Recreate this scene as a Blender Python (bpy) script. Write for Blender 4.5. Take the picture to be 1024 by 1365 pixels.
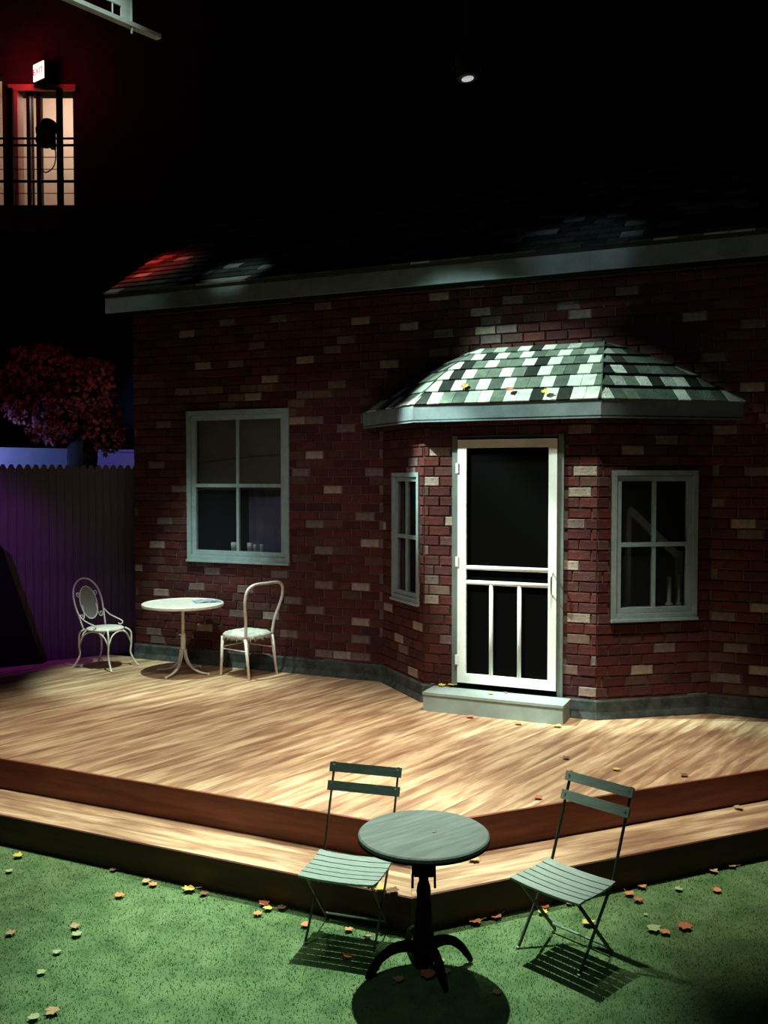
import bpy, math, random
from mathutils import Vector, Matrix
random.seed(7)
R = math.radians
SC = bpy.context.scene
COL = SC.collection
for o in list(bpy.data.objects): bpy.data.objects.remove(o)

# ------------------------------------------------------------------ camera
F = 1250.0; HG = 2.5; DZ = 0.42; TZ = 0.20          # focal (px), eye height, deck and tread heights
PITCH = math.atan(45.5 / F)
cam = bpy.data.cameras.new('camera'); camo = bpy.data.objects.new('camera', cam); COL.objects.link(camo)
cam.sensor_fit = 'HORIZONTAL'; cam.sensor_width = 36; cam.lens = F / 1024 * 36
cam.clip_start = .05; cam.clip_end = 100
camo.location = (0, 0, HG); camo.rotation_euler = (math.pi / 2 - PITCH, 0, 0)
SC.camera = camo
# ------------------------------------------------------------------ world, exposure
w = bpy.data.worlds.new('world'); SC.world = w; w.use_nodes = True
w.node_tree.nodes['Background'].inputs[0].default_value = (.5, .55, .8, 1)
w.node_tree.nodes['Background'].inputs[1].default_value = .0022
SC.view_settings.view_transform = 'Standard'; SC.view_settings.look = 'None'
SC.view_settings.exposure = 0; SC.view_settings.gamma = 1; SC.view_settings.use_curve_mapping = False
# ------------------------------------------------------------------ stage lamps and front fill
def spot(name, loc, tgt, power, color, angle, blend=.3, size=.06):
    l = bpy.data.lights.new(name, 'SPOT'); o = bpy.data.objects.new(name, l); COL.objects.link(o)
    l.energy = power; l.color = color; l.spot_size = R(angle); l.spot_blend = blend; l.shadow_soft_size = size
    o.location = loc
    o.rotation_euler = (Vector(tgt) - Vector(loc)).to_track_quat('-Z', 'Y').to_euler()
    return o
WARM = (1, .93, .76); COOL = (.80, 1, .86); LAWN_C = (.88, 1, .84)
spot('lamp_deck', (-1.7, 6.9, 6.6), (-1.55, 7.5, DZ), 1750, WARM, 50, .9)
spot('lamp_deck', (1.15, 6.4, 6.6), (1.2, 6.95, DZ), 2000, WARM, 46, .9)
spot('lamp_lawn', (.05, 7.4, 6.2), (-.3, 5.0, 0), 2900, LAWN_C, 33, .9, .04)
spot('fill_front', (-.4, .6, 5.4), (.1, 4.7, 0), 80, COOL, 34, .9, .2)  # unseen front fill, added to brighten the chair backs
spot('lamp_lawn', (-2.3, 6.8, 6.0), (-2.1, 5.15, 0), 1000, LAWN_C, 36, .9, .05)
spot('lamp_furniture', (-2.2, 8.9, 6.5), (-2.25, 9.75, .6), 1700, COOL, 28, .6)
spot('lamp_bay', (-2.4, 8.3, 6.4), (1.15, 8.4, 3.35), 2900, (.72, 1, .84), 23, .6)
spot('lamp_step', (.5, 6.2, 6.5), (.95, 8.0, .5), 1700, COOL, 14, .7)
spot('lamp_door', (-2.2, 8.0, 6.2), (1.25, 8.4, 1.4), 3700, COOL, 17, .6)
spot('lamp_door', (-1.3, 4.3, 5.6), (1.0, 8.4, 1.6), 170, (1, .78, 1), 13, .6)
spot('lamp_wall', (-1.2, 3.5, 5.6), (-.9, 9.9, 1.3), 330, (1, .86, .90), 34, 1.0, .3)
spot('lamp_wall', (2.2, 3.0, 5.0), (2.6, 8.2, 3.4), 12, (.62, .66, 1), 60, .8, .3)
spot('lamp_eave', (-1.2, 7.2, 6.4), (-1.55, 10.0, 4.75), 330, COOL, 13, .9)
spot('lamp_eave', (1.2, 5.4, 6.4), (1.75, 8.35, 4.7), 90, (.8, .95, 1), 20, .9)
spot('lamp_purple', (-5.0, 7.2, 4.0), (-4.5, 10.05, 1.7), 430, (.5, .055, .9), 34, .9)
spot('lamp_blue', (-5.4, 10.45, 2.78), (-4.3, 11.55, 2.75), 150, (.22, .32, 1), 60, .7)
spot('lamp_blue', (-3.0, 11.5, 3.5), (-3.4, 12.15, 2.75), 9, (.25, .16, 1), 60, .7)
spot('lamp_red', (-4.3, 10.3, 6.2), (-2.75, 11.1, 4.8), 520, (1, .03, .02), 32, .8)
spot('lamp_red', (-3.0, 8.6, 6.6), (-4.0, 11.5, 3.5), 24, (1, .10, .12), 40, .8)
spot('lamp_beam', (-2.6, 8.0, 8.6), (-2.8, 9.1, 7.15), 170, COOL, 30, .8)

# ------------------------------------------------------------------ pixel helpers
def ray(px, py):
    a = (px - 512) / F; b = -(py - 682.5) / F
    c, s = math.cos(PITCH), math.sin(PITCH)
    return Vector((a, c + b * s, -s + b * c))
def ground(px, py, z):
    d = ray(px, py); t = (z - HG) / d.z
    return Vector((d.x * t, d.y * t, z))
def col_hit(px, P, d):
    """where the upright line through pixel column px meets the plan line P + s*d"""
    r = ray(px, 637); rx, ry = r.x, r.y
    det = rx * (-d.y) + d.x * ry
    s = (-rx * P.y + ry * P.x) * -1 / det if False else None
    # solve t*(rx,ry) = P + s*d
    D = rx * (-d.y) - ry * (-d.x)
    t = (P.x * (-d.y) - P.y * (-d.x)) / D
    s = (rx * P.y - ry * P.x) / D
    return s
class Frame:
    """an upright plane: x along the wall to the right, y into it, z up from the deck"""
    def __init__(f, P, u):
        f.P = Vector((P.x, P.y, DZ)); f.u = Vector((u.x, u.y, 0)).normalized()
        f.v = Vector((-f.u.y, f.u.x, 0))
        f.M = Matrix(((f.u.x, f.v.x, 0, f.P.x), (f.u.y, f.v.y, 0, f.P.y), (0, 0, 1, DZ), (0, 0, 0, 1)))
    def hit(f, px, py, y=0.0):
        d = ray(px, py); O = Vector((0, 0, HG)); P = f.P + f.v * y
        t = (P - O).dot(f.v) / d.dot(f.v); q = O + d * t - f.P
        return q.dot(f.u), q.z
    def w(f, x, y, z): return f.M @ Vector((x, y, z))
    def s_at(f, px, y=0.0): return f.hit(px, 640, y)[0]

# ------------------------------------------------------------------ mesh helpers
class MB:
    def __init__(s): s.v = []; s.f = []; s.m = []
    def add(s, vs, fs, m=0):
        b = len(s.v); s.v += [tuple(x) for x in vs]
        for f in fs: s.f.append([b + i for i in f]); s.m.append(m)
        return s
    def box(s, x0, x1, y0, y1, z0, z1, m=0, M=None):
        vs = [Vector((x, y, z)) for z in (z0, z1) for y in (y0, y1) for x in (x0, x1)]
        if M is not None: vs = [M @ q for q in vs]
        return s.add(vs, [(0, 2, 3, 1), (4, 5, 7, 6), (0, 1, 5, 4), (2, 6, 7, 3), (0, 4, 6, 2), (1, 3, 7, 5)], m)
    def hexa(s, bot, top, m=0):
        n = len(bot)
        fs = [tuple(reversed(range(n))), tuple(range(n, 2 * n))]
        for i in range(n): j = (i + 1) % n; fs.append((i, j, n + j, n + i))
        return s.add(list(bot) + list(top), fs, m)
    def bar(s, a, b, wx, wy, up=(0, 0, 1), m=0):
        a, b = Vector(a), Vector(b); t = (b - a).normalized(); up = Vector(up)
        if abs(t.dot(up)) > .98: up = Vector((0, 1, 0))
        x = t.cross(up).normalized(); y = x.cross(t).normalized()
        q = [(-1, -1), (1, -1), (1, 1), (-1, 1)]
        B = [a + x * (i * wx / 2) + y * (j * wy / 2) for i, j in q]
        T = [b + x * (i * wx / 2) + y * (j * wy / 2) for i, j in q]
        return s.hexa(B, T, m)
    def tube(s, pts, r, n=8, m=0, closed=False):
        pts = [Vector(p) for p in pts]; k = len(pts)
        rr = r if isinstance(r, (list, tuple)) else [r] * k
        T = []
        for i in range(k):
            a = pts[(i - 1) % k] if (closed or i > 0) else pts[i]
            b = pts[(i + 1) % k] if (closed or i < k - 1) else pts[i]
            T.append((b - a).normalized())
        up = Vector((0, 0, 1)) if abs(T[0].z) < .9 else Vector((1, 0, 0))
        x = T[0].cross(up).normalized(); vs = []
        for i in range(k):
            x = (x - T[i] * x.dot(T[i])).normalized(); y = T[i].cross(x)
            for j in range(n):
                a = 2 * math.pi * j / n
                vs.append(pts[i] + x * (math.cos(a) * rr[i]) + y * (math.sin(a) * rr[i]))
        fs = []
        for i in range(k if closed else k - 1):
            i2 = (i + 1) % k
            for j in range(n):
                j2 = (j + 1) % n
                fs.append((i * n + j, i * n + j2, i2 * n + j2, i2 * n + j))
        if not closed:
            fs.append(tuple(reversed(range(n)))); fs.append(tuple((k - 1) * n + j for j in range(n)))
        return s.add(vs, fs, m)
    def lathe(s, prof, n=24, c=(0, 0, 0), m=0):
        vs = []; fs = []; c = Vector(c); k = len(prof)
        for r, z in prof:
            for j in range(n):
                a = 2 * math.pi * j / n
                vs.append(c + Vector((r * math.cos(a), r * math.sin(a), z)))
        for i in range(k - 1):
            for j in range(n):
                j2 = (j + 1) % n
                fs.append((i * n + j, i * n + j2, (i + 1) * n + j2, (i + 1) * n + j))
        fs.append(tuple(reversed(range(n)))); fs.append(tuple((k - 1) * n + j for j in range(n)))
        return s.add(vs, fs, m)
    def build(s, name, mats, parent=None, smooth=False, M=None):
        me = bpy.data.meshes.new(name); me.from_pydata(s.v, [], s.f)
        mats = mats if isinstance(mats, list) else [mats]
        for a in mats: me.materials.append(a)
        me.polygons.foreach_set('material_index', s.m)
        if smooth: me.polygons.foreach_set('use_smooth', [True] * len(s.f))
        me.update()
        return link(name, me, parent, M)
def link(name, me, parent=None, M=None):
    o = bpy.data.objects.new(name, me); COL.objects.link(o)
    if parent is not None: o.parent = parent
    if M is not None: o.matrix_basis = M
    return o
def empty(name, M=None, loc=None, rz=0):
    o = bpy.data.objects.new(name, None); COL.objects.link(o); o.empty_display_size = .1
    if M is not None: o.matrix_basis = M
    if loc is not None: o.location = loc; o.rotation_euler = (0, 0, rz)
    return o
def tag(o, label, cat=None, group=None, kind=None):
    o['label'] = label
    if cat: o['category'] = cat
    if group: o['group'] = group
    if kind: o['kind'] = kind
    return o
def smooth_pts(P, n=6, closed=False):
    P = [Vector(p) for p in P]; out = []; k = len(P)
    rng = range(k) if closed else range(k - 1)
    for i in rng:
        g = lambda j: P[j % k] if closed else P[max(0, min(k - 1, j))]
        a, b, c, d = g(i - 1), g(i), g(i + 1), g(i + 2)
        for q in range(n):
            t = q / n
            out.append(.5 * ((2 * b) + (c - a) * t + (2 * a - 5 * b + 4 * c - d) * t * t + (3 * b - a - 3 * c + d) * t ** 3))
    if not closed: out.append(P[-1])
    return out
def clip_poly(poly, p, n):
    """keep the part of a plan polygon where (q-p).n >= 0"""
    out = []
    for i in range(len(poly)):
        a, b = poly[i], poly[(i + 1) % len(poly)]
        da, db = (a - p).dot(n), (b - p).dot(n)
        if da >= 0: out.append(a)
        if da * db < 0: out.append(a + (b - a) * (da / (da - db)))
    return out

# ------------------------------------------------------------------ materials
def mat(name, color, rough=.6, var=0, scale=8, stretch=(1, 1, 1), c2=None, metal=0, bump=0, bscale=None, spec=.4, obj_rand=0):
    m = bpy.data.materials.new(name); m.use_nodes = True; nt = m.node_tree
    b = nt.nodes['Principled BSDF']
    b.inputs['Base Color'].default_value = (*color, 1); b.inputs['Roughness'].default_value = rough
    b.inputs['Metallic'].default_value = metal; b.inputs['Specular IOR Level'].default_value = spec
    tc = nt.nodes.new('ShaderNodeTexCoord'); mp = nt.nodes.new('ShaderNodeMapping'); mp.inputs['Scale'].default_value = stretch
    nt.links.new(tc.outputs['Object'], mp.inputs[0])
    if var or c2:
        n = nt.nodes.new('ShaderNodeTexNoise'); n.inputs['Scale'].default_value = scale; n.inputs['Detail'].default_value = 5
        n.inputs['Roughness'].default_value = .65
        nt.links.new(mp.outputs[0], n.inputs['Vector'])
        r = nt.nodes.new('ShaderNodeValToRGB'); r.color_ramp.elements[0].position = .36; r.color_ramp.elements[1].position = .64
        c2 = c2 or tuple(max(0, q * (1 + var)) for q in color)
        c1 = color if not var else tuple(max(0, q * (1 - var)) for q in color)
        r.color_ramp.elements[0].color = (*c1, 1); r.color_ramp.elements[1].color = (*c2, 1)
        nt.links.new(n.outputs[0], r.inputs[0]); out = r.outputs[0]
        if obj_rand:
            oi = nt.nodes.new('ShaderNodeObjectInfo'); mr = nt.nodes.new('ShaderNodeMapRange')
            mr.inputs[3].default_value = 1 - obj_rand; mr.inputs[4].default_value = 1 + obj_rand
            hv = nt.nodes.new('ShaderNodeHueSaturation')
            nt.links.new(oi.outputs['Random'], mr.inputs[0]); nt.links.new(mr.outputs[0], hv.inputs['Value'])
            nt.links.new(out, hv.inputs['Color']); out = hv.outputs[0]
        nt.links.new(out, b.inputs['Base Color'])
    if bump:
        n2 = nt.nodes.new('ShaderNodeTexNoise'); n2.inputs['Scale'].default_value = bscale or scale * 3; n2.inputs['Detail'].default_value = 4
        nt.links.new(mp.outputs[0], n2.inputs['Vector'])
        bp = nt.nodes.new('ShaderNodeBump'); bp.inputs['Strength'].default_value = bump; bp.inputs['Distance'].default_value = .02
        nt.links.new(n2.outputs[0], bp.inputs['Height']); nt.links.new(bp.outputs[0], b.inputs['Normal'])
    return m
def emit(name, color, strength):
    m = bpy.data.materials.new(name); m.use_nodes = True; b = m.node_tree.nodes['Principled BSDF']
    b.inputs['Base Color'].default_value = (*color, 1)
    b.inputs['Emission Color'].default_value = (*color, 1); b.inputs['Emission Strength'].default_value = strength
    return m
def seethrough(name, color, opacity, rough):
    m = bpy.data.materials.new(name); m.use_nodes = True; nt = m.node_tree
    b = nt.nodes['Principled BSDF']; b.inputs['Base Color'].default_value = (*color, 1); b.inputs['Roughness'].default_value = rough
    if rough > .5: b.inputs['Specular IOR Level'].default_value = .02
    t = nt.nodes.new('ShaderNodeBsdfTransparent'); mx = nt.nodes.new('ShaderNodeMixShader'); mx.inputs[0].default_value = opacity
    out = nt.nodes['Material Output']
    nt.links.new(t.outputs[0], mx.inputs[1]); nt.links.new(b.outputs[0], mx.inputs[2]); nt.links.new(mx.outputs[0], out.inputs[0])
    return m
def plank_mat():
    m = bpy.data.materials.new('painted plank'); m.use_nodes = True; nt = m.node_tree; N = nt.nodes.new; L = nt.links.new
    b = nt.nodes['Principled BSDF']; b.inputs['Roughness'].default_value = .5; b.inputs['Specular IOR Level'].default_value = .3
    tc = N('ShaderNodeTexCoord'); mp = N('ShaderNodeMapping'); oi = N('ShaderNodeObjectInfo')
    mp.inputs['Scale'].default_value = (1.15, 9, 1)
    cb = N('ShaderNodeCombineXYZ'); ml = N('ShaderNodeMath'); ml.operation = 'MULTIPLY'; ml.inputs[1].default_value = 37
    L(oi.outputs['Random'], ml.inputs[0]); L(ml.outputs[0], cb.inputs[0]); L(ml.outputs[0], cb.inputs[2])
    L(tc.outputs['Object'], mp.inputs[0]); ad = N('ShaderNodeVectorMath'); L(mp.outputs[0], ad.inputs[0]); L(cb.outputs[0], ad.inputs[1])
    n = N('ShaderNodeTexNoise'); n.inputs['Scale'].default_value = 1.25; n.inputs['Detail'].default_value = 6; n.inputs['Roughness'].default_value = .6
    n.inputs['Distortion'].default_value = .35
    L(ad.outputs[0], n.inputs['Vector'])
    r = N('ShaderNodeValToRGB'); e = r.color_ramp.elements
    e[0].position = .33; e[0].color = (.215, .118, .068, 1); e[1].position = .68; e[1].color = (.68, .53, .34, 1)
    q = e.new(.46); q.color = (.36, .22, .13, 1)
    q = e.new(.54); q.color = (.48, .335, .20, 1)
    L(n.outputs[0], r.inputs[0]); L(r.outputs[0], b.inputs['Base Color'])
    return m
def turf_mat():
    m = mat('turf', (.08, .165, .064), .9, scale=5, c2=(.16, .275, .118), bump=.6, bscale=120, spec=.1)
    return m
M_MORTAR = mat('mortar', (.13, .092, .088), .9, .2, 20)
BR = [mat('brick red', c, .85, .25, 14, bump=.3, bscale=60, spec=.12) for c in
      [(.080, .022, .020), (.062, .018, .018), (.094, .028, .025), (.074, .029, .027), (.054, .018, .019), (.088, .043, .037)]]
M_TAN = mat('brick tan', (.15, .095, .076), .85, .2, 14, spec=.12)
M_PALE = mat('brick pale', (.28, .22, .185), .85, .25, 18, bump=.3, spec=.12)
M_PALE2 = mat('brick rose', (.155, .11, .106), .85, .25, 18, bump=.3, spec=.12)
BMATS = BR + [M_TAN, M_PALE, M_PALE2]
M_TRIM = mat('grey green paint', (.26, .36, .375), .55, .12, 10)
M_FASCIA = mat('fascia paint', (.165, .215, .235), .6, .2, 4)
M_BASE = mat('foundation', (.042, .054, .052), .85, .5, 9)
M_WHITE = mat('white door paint', (.80, .82, .80), .45, .06, 6)
M_IRON = mat('white enamel', (.76, .75, .68), .4, .12, 25)
M_STEP = mat('step paint', (.27, .34, .325), .55, .08, 8)
M_SCREEN = seethrough('screen mesh', (.002, .002, .002), .93, .9)
M_DTRIM = mat('door casing paint', (.125, .155, .14), .6, .12, 10)
M_GLASS = seethrough('window glass', (.03, .035, .04), .22, .08)
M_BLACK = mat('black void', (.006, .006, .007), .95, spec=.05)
M_PLANK = plank_mat()
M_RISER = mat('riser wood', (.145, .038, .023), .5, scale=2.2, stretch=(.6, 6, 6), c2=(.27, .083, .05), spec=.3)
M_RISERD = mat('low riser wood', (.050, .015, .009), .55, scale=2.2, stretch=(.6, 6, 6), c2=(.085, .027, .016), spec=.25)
M_TURF = turf_mat()
M_BLADE = mat('turf blade', (.095, .19, .075), .8, scale=4, c2=(.195, .32, .145), spec=.1)
SH = [mat('shingle', c, .85, .22, 12, bump=.4, bscale=70, spec=.15) for c in
      [(.56, .60, .53), (.125, .155, .125), (.075, .095, .08), (.018, .022, .02), (.36, .40, .36)]]
SHM = [mat('roof shingle', c, .9, .2, 12, spec=.1) for c in [(.03, .038, .036), (.018, .022, .022), (.15, .18, .17), (.05, .062, .058)]]
M_SLAT = mat('green slat paint', (.28, .375, .325), .55, .14, 14, (1, 6, 6), bump=.15)
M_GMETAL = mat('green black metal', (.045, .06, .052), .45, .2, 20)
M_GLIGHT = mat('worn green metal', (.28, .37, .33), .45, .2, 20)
M_TTOP = mat('green table top', (.10, .135, .115), .6, scale=3, stretch=(1, 9, 1), c2=(.17, .215, .188), bump=.12)
M_PED = mat('black pedestal', (.006, .006, .0055), .8, spec=.12)
M_CUSH = mat('worn cushion', (.42, .47, .42), .9, scale=9, c2=(.70, .76, .68), bump=.5)
M_FRINGE = mat('cushion fringe', (.20, .15, .11), .95, scale=20, c2=(.58, .58, .50))
M_MESHP = mat('pale wire mesh', (.34, .34, .32), .8, .15, 200)
M_FENCE = mat('fence wood', (.075, .055, .07), .8, .28, 3, (5, 5, .5))
M_FWALL = mat('pale wall', (.55, .56, .6), .8, .08, 3)
M_BARK = mat('bark', (.014, .010, .009), .9, .4, 8, (3, 3, .6), bump=.5)
M_LEAFR = [mat('red leaf', c, .8, .2, 10) for c in [(.24, .03, .038), (.15, .022, .027), (.30, .055, .06)]]
LEAF = {'yellow': mat('yellow leaf', (.62, .50, .10), .7, .25, 25), 'orange': mat('orange leaf', (.62, .27, .10), .7, .25, 25),
        'red': mat('red orange leaf', (.52, .16, .09), .7, .25, 25), 'brown': mat('brown leaf', (.17, .09, .05), .8, .3, 25),
        'tan': mat('tan leaf', (.45, .32, .17), .8, .25, 25), 'green': mat('pale green leaf', (.36, .46, .22), .7, .25, 25)}
M_METAL = mat('bright metal', (.62, .62, .6), .3, metal=.9)
M_BLIND = mat('window blind', (.17, .16, .135), .85, .1, 6)
M_CURT = mat('blue cloth', (.20, .21, .38), .9, .15, 6)
M_GWARE = mat('pale glassware', (.5, .52, .5), .3)
M_BLDG = mat('dark building', (.07, .05, .055), .95, .2, 3, spec=.05)
M_ROOM = mat('warm room wall', (.72, .56, .44), .8, .06, 2)
M_RAIL = mat('black rail', (.012, .011, .012), .6)
M_PAPER = mat('magazine cover', (.60, .68, .72), .4, scale=14, c2=(.16, .26, .46))
M_BEAM = mat('white beam', (.62, .70, .66), .5, .06, 5)

# ------------------------------------------------------------------ plan of the house
WD = Vector((2832, -1250, 0)).normalized()
PW = ground(182, 876, DZ)
FW = Frame(PW, WD)                                      # main wall frame
sJL = FW.s_at(512); BD = .645
FRONT = Frame(FW.w(0, -BD, 0), WD)                       # plane of the bay front (same s)
sCL = FRONT.s_at(567); sCR = FRONT.s_at(797); sJR = FW.s_at(949)
W_LEN = FW.s_at(1024) + 1.7
W_TOP = 4.3 - DZ + .15
FL = Frame(FW.w(sJL, 0, 0), FW.w(sCL, -BD, 0) - FW.w(sJL, 0, 0)); LEN_L = (FW.w(sCL, -BD, 0) - FW.w(sJL, 0, 0)).length
FF = Frame(FW.w(sCL, -BD, 0), WD); LEN_F = sCR - sCL
FR = Frame(FW.w(sCR, -BD, 0), FW.w(sJR, 0, 0) - FW.w(sCR, -BD, 0)); LEN_R = (FW.w(sJR, 0, 0) - FW.w(sCR, -BD, 0)).length
BAY_TOP = 2.62
ROOF_OV = .16
# openings (metres in each wall's own plane, read off the photograph on that plane)
def rect(fr, x0, x1, yt, yb, y=0):
    a = fr.hit(x0, (yt + yb) / 2, y)[0]; b = fr.hit(x1, (yt + yb) / 2, y)[0]
    xm = (x0 + x1) / 2
    return [a, b, fr.hit(xm, yb, y)[1], fr.hit(xm, yt, y)[1]]
WIN_M = rect(FW, 249, 385, 546, 748, -.03)
WIN_L = rect(FL, 525.5, 561, 630, 800)
WIN_R = rect(FR, 814, 928, 627, 823.5)
DOOR = rect(FF, 604, 751, 580, 915)
DOOR[0] = FF.hit(604, 760)[0]; DOOR[1] = FF.hit(752, 760)[0]
STEP_H = DOOR[2]
print('plan', [round(q, 3) for q in (sJL, sCL, sCR, sJR, W_LEN, LEN_L, LEN_F, LEN_R)], WIN_M, WIN_L, WIN_R, DOOR)

# ------------------------------------------------------------------ brick walls
PALE_M = [(251,446),(304,430),(339,466),(273,492),(316,491),(236,519),(328,528),(432,407),(371,426),(480,428),(456,456),(443,471),(407,486),
 (458,509),(400,525),(354,505),(495,545),(485,557),(532,481),(536,439),(408,562),(391,563),(484,559),(470,573),(421,601),(397,626),(495,625),
 (446,650),(482,688),(423,701),(494,726),(435,739),(425,777),(471,779),(401,801),(414,815),(471,830),(472,854),
 (438,865),(461,868),(486,870),(449,880),(191,756),(277,758),(256,782),(225,792),(321,786),(311,820),(267,840),(215,849),(203,838),(355,822),
 (377,847),(365,763),(354,871),(214,614),(225,698),(214,732),(242,653),(211,565),(587,393),(630,377),(686,397),(643,416),(657,430),(657,446),
 (642,447),(673,443),(587,449),(550,439),(587,474),(761,406),(772,418),(840,383),(929,415),(929,425),(962,483),(1011,434),(1021,511),(983,575),
 (957,668),(984,699),(1003,715),(1014,635),(1002,810),(955,824),(985,857),(1016,891),(966,903),(1017,921)]
SPILL_M = [(270,519),(297,517),(330,516),(312,527),(345,518),(300,540),(395,535),(395,548),(430,520)]  # light spill above the window, put in as tan bricks
PALE_F = [(775,574),(782,621),(762,655),(775,702),(762,748),(776,826),(791,874),(776,917),(591,696),(576,768),(566,638),(587,609),(587,854),(574,800)]
PALE_L = [(551,609),(546,622),(558,835),(541,870),(534,853),(551,900),(517,702),(517,807),(516,701)]
PALE_R = [(881,856),(847,889),(926,931),(892,591),(843,607)]
BL, BH, GAP = .202, .079, .012
BOXC = {}
def brick_mesh(ln, mi):
    k = (round(ln, 2), mi)
    if k not in BOXC:
        b = MB(); l = k[0]; e = .004
        # a block with a chamfered face
        B = [Vector((x, 0, z)) for x, z in ((0, 0), (l, 0), (l, BH), (0, BH))]
        m_ = [Vector((p.x, -.010, p.z)) for p in B]
        T = [Vector((x, -.015, z)) for x, z in ((e, e), (l - e, e), (l - e, BH - e), (e, BH - e))]
        n = 4; fs = []
        for i in range(4):
            j = (i + 1) % 4
            fs += [(i, j, 4 + j, 4 + i), (4 + i, 4 + j, 8 + j, 8 + i)]
        fs.append((8, 9, 10, 11))
        b.add(B + m_ + T, fs)
        me = bpy.data.meshes.new('brick'); me.from_pydata(b.v, [], b.f); me.materials.append(BMATS[mi]); me.update()
        BOXC[k] = (me, b)
    return BOXC[k]
def in_view(fr, s, z):
    p = fr.w(s, 0, z); return abs(p.x / p.y) < 512 / F + .01
def brick_wall(name, fr, L, z1, holes, pale, tan, label, z0=0.0, shift=0.0, thick=.10, skip=None, limit=300):
    # backing with openings
    xs = sorted({0, L, *[h[0] for h in holes], *[h[1] for h in holes]}); zs = sorted({z0, z1, *[max(z0, h[2]) for h in holes], *[min(z1, h[3]) for h in holes]})
    b = MB()
    for i in range(len(xs) - 1):
        for j in range(len(zs) - 1):
            cx, cz = (xs[i] + xs[i + 1]) / 2, (zs[j] + zs[j + 1]) / 2
            if any(h[0] < cx < h[1] and h[2] < cz < h[3] for h in holes): continue
            b.box(xs[i], xs[i + 1], 0, thick, zs[j], zs[j + 1])
    wall = b.build(name, M_MORTAR, M=fr.M); tag(wall, label, kind='structure')
    pal = [fr.hit(*p) for p in pale]; tn = [fr.hit(*p) for p in tan]
    bricks = []; row = 0; z = z0 + .006
    while z + BH < z1 + .02:
        x = -((row % 2) * (BL + GAP) / 2) - shift
        if row % 5 == 3: x += .05
        while x < L:
            a, c = max(0.0, x), min(L, x + BL)
            segs = [(a, c)] if c - a > .02 else []
            for h in holes:
                if h[2] < z + BH * .5 < h[3]:
                    ns = []
                    for p, q in segs:
                        if q <= h[0] or p >= h[1]: ns.append((p, q)); continue
                        if h[0] - p > .025: ns.append((p, h[0]))
                        if q - h[1] > .025: ns.append((h[1], q))
                    segs = ns
            for p, q in segs:
                if skip and skip((p + q) / 2, z + BH / 2): continue
                u_ = random.random()
                mi = 0 if u_ < .3 else 1 if u_ < .5 else 2 if u_ < .66 else 3 if u_ < .8 else 4 if u_ < .9 else 5
                bricks.append([p, z, q - p, mi])
            x += BL + GAP
        z += BH + GAP; row += 1
    for lst, mi0 in ((tn, 6), (pal, 7)):
        for i, (s, zz) in enumerate(lst):
            best = min(bricks, key=lambda q: abs(q[0] + q[2] / 2 - s) / BL + abs(q[1] + BH / 2 - zz) / BH * 1.2)
            if abs(best[0] + best[2] / 2 - s) < .25: best[3] = mi0 if mi0 == 6 else (7 if (i % 3 == 0) == (name == 'wall_house') else 8)
    def dist(q): return fr.w(q[0], 0, q[1]).length + (0 if in_view(fr, q[0] + q[2] / 2, q[1]) else 50)
    bricks.sort(key=lambda q: (0 if q[3] >= 7 and in_view(fr, q[0] + .1, q[1]) else 1, dist(q)))
    field = MB()
    for i, (s, zz, ln, mi) in enumerate(bricks):
        dy = random.uniform(-.003, .004)
        me, src = brick_mesh(ln, mi)
        if i < limit: link('brick', me, wall, Matrix.Translation((s, dy, zz)))
        else: field.add([(v[0] + s, v[1] + dy, v[2] + zz) for v in src.v], src.f, mi)
    if field.v:
        o = field.build('brick_field', BMATS, wall); o['kind'] = 'stuff'
    return wall
H_BAY = [sJL + .05, sJR - .05, -1, 2.9]
def grow(r, d): return [r[0] + d, r[1] - d, r[2] + d, r[3] - d]
def bay_skip(s, z): return sJL < s < sJR and z < 2.75
brick_wall('wall_house', FW, W_LEN, W_TOP, [grow(WIN_M, .03), H_BAY], PALE_M, SPILL_M, 'long dark red brick house wall with scattered pale bricks', skip=bay_skip)
brick_wall('wall_bay_left', FL, LEN_L, BAY_TOP, [grow(WIN_L, .03)], PALE_L, [], 'angled brick side of the bay beside the narrow window', shift=.03)
brick_wall('wall_bay_front', FF, LEN_F, BAY_TOP, [[DOOR[0], DOOR[1], -1, DOOR[3]]], PALE_F, [(570, 730), (572, 790), (585, 790), (768, 850), (770, 890)], 'brick front of the bay around the screen door', shift=.06)
brick_wall('wall_bay_right', FR, LEN_R, BAY_TOP, [grow(WIN_R, .03)], PALE_R, [], 'shadowed brick side of the bay around the four-pane window', shift=.1)
# return wall at the house's left end, and a dark room behind so that openings look into a house
bk = MB(); bk.box(0, W_LEN, 2.6, 2.7, 0, W_TOP); bk.box(0, .1, .1, 2.6, 0, W_TOP); bk.box(W_LEN - .1, W_LEN, .1, 2.6, 0, W_TOP); bk.box(.1, W_LEN - .1, .1, 2.6, W_TOP - .3, W_TOP - .25)
tag(bk.build('wall_inside', M_BLACK, M=FW.M), 'dark inner walls of the house behind its windows', kind='structure')

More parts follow.
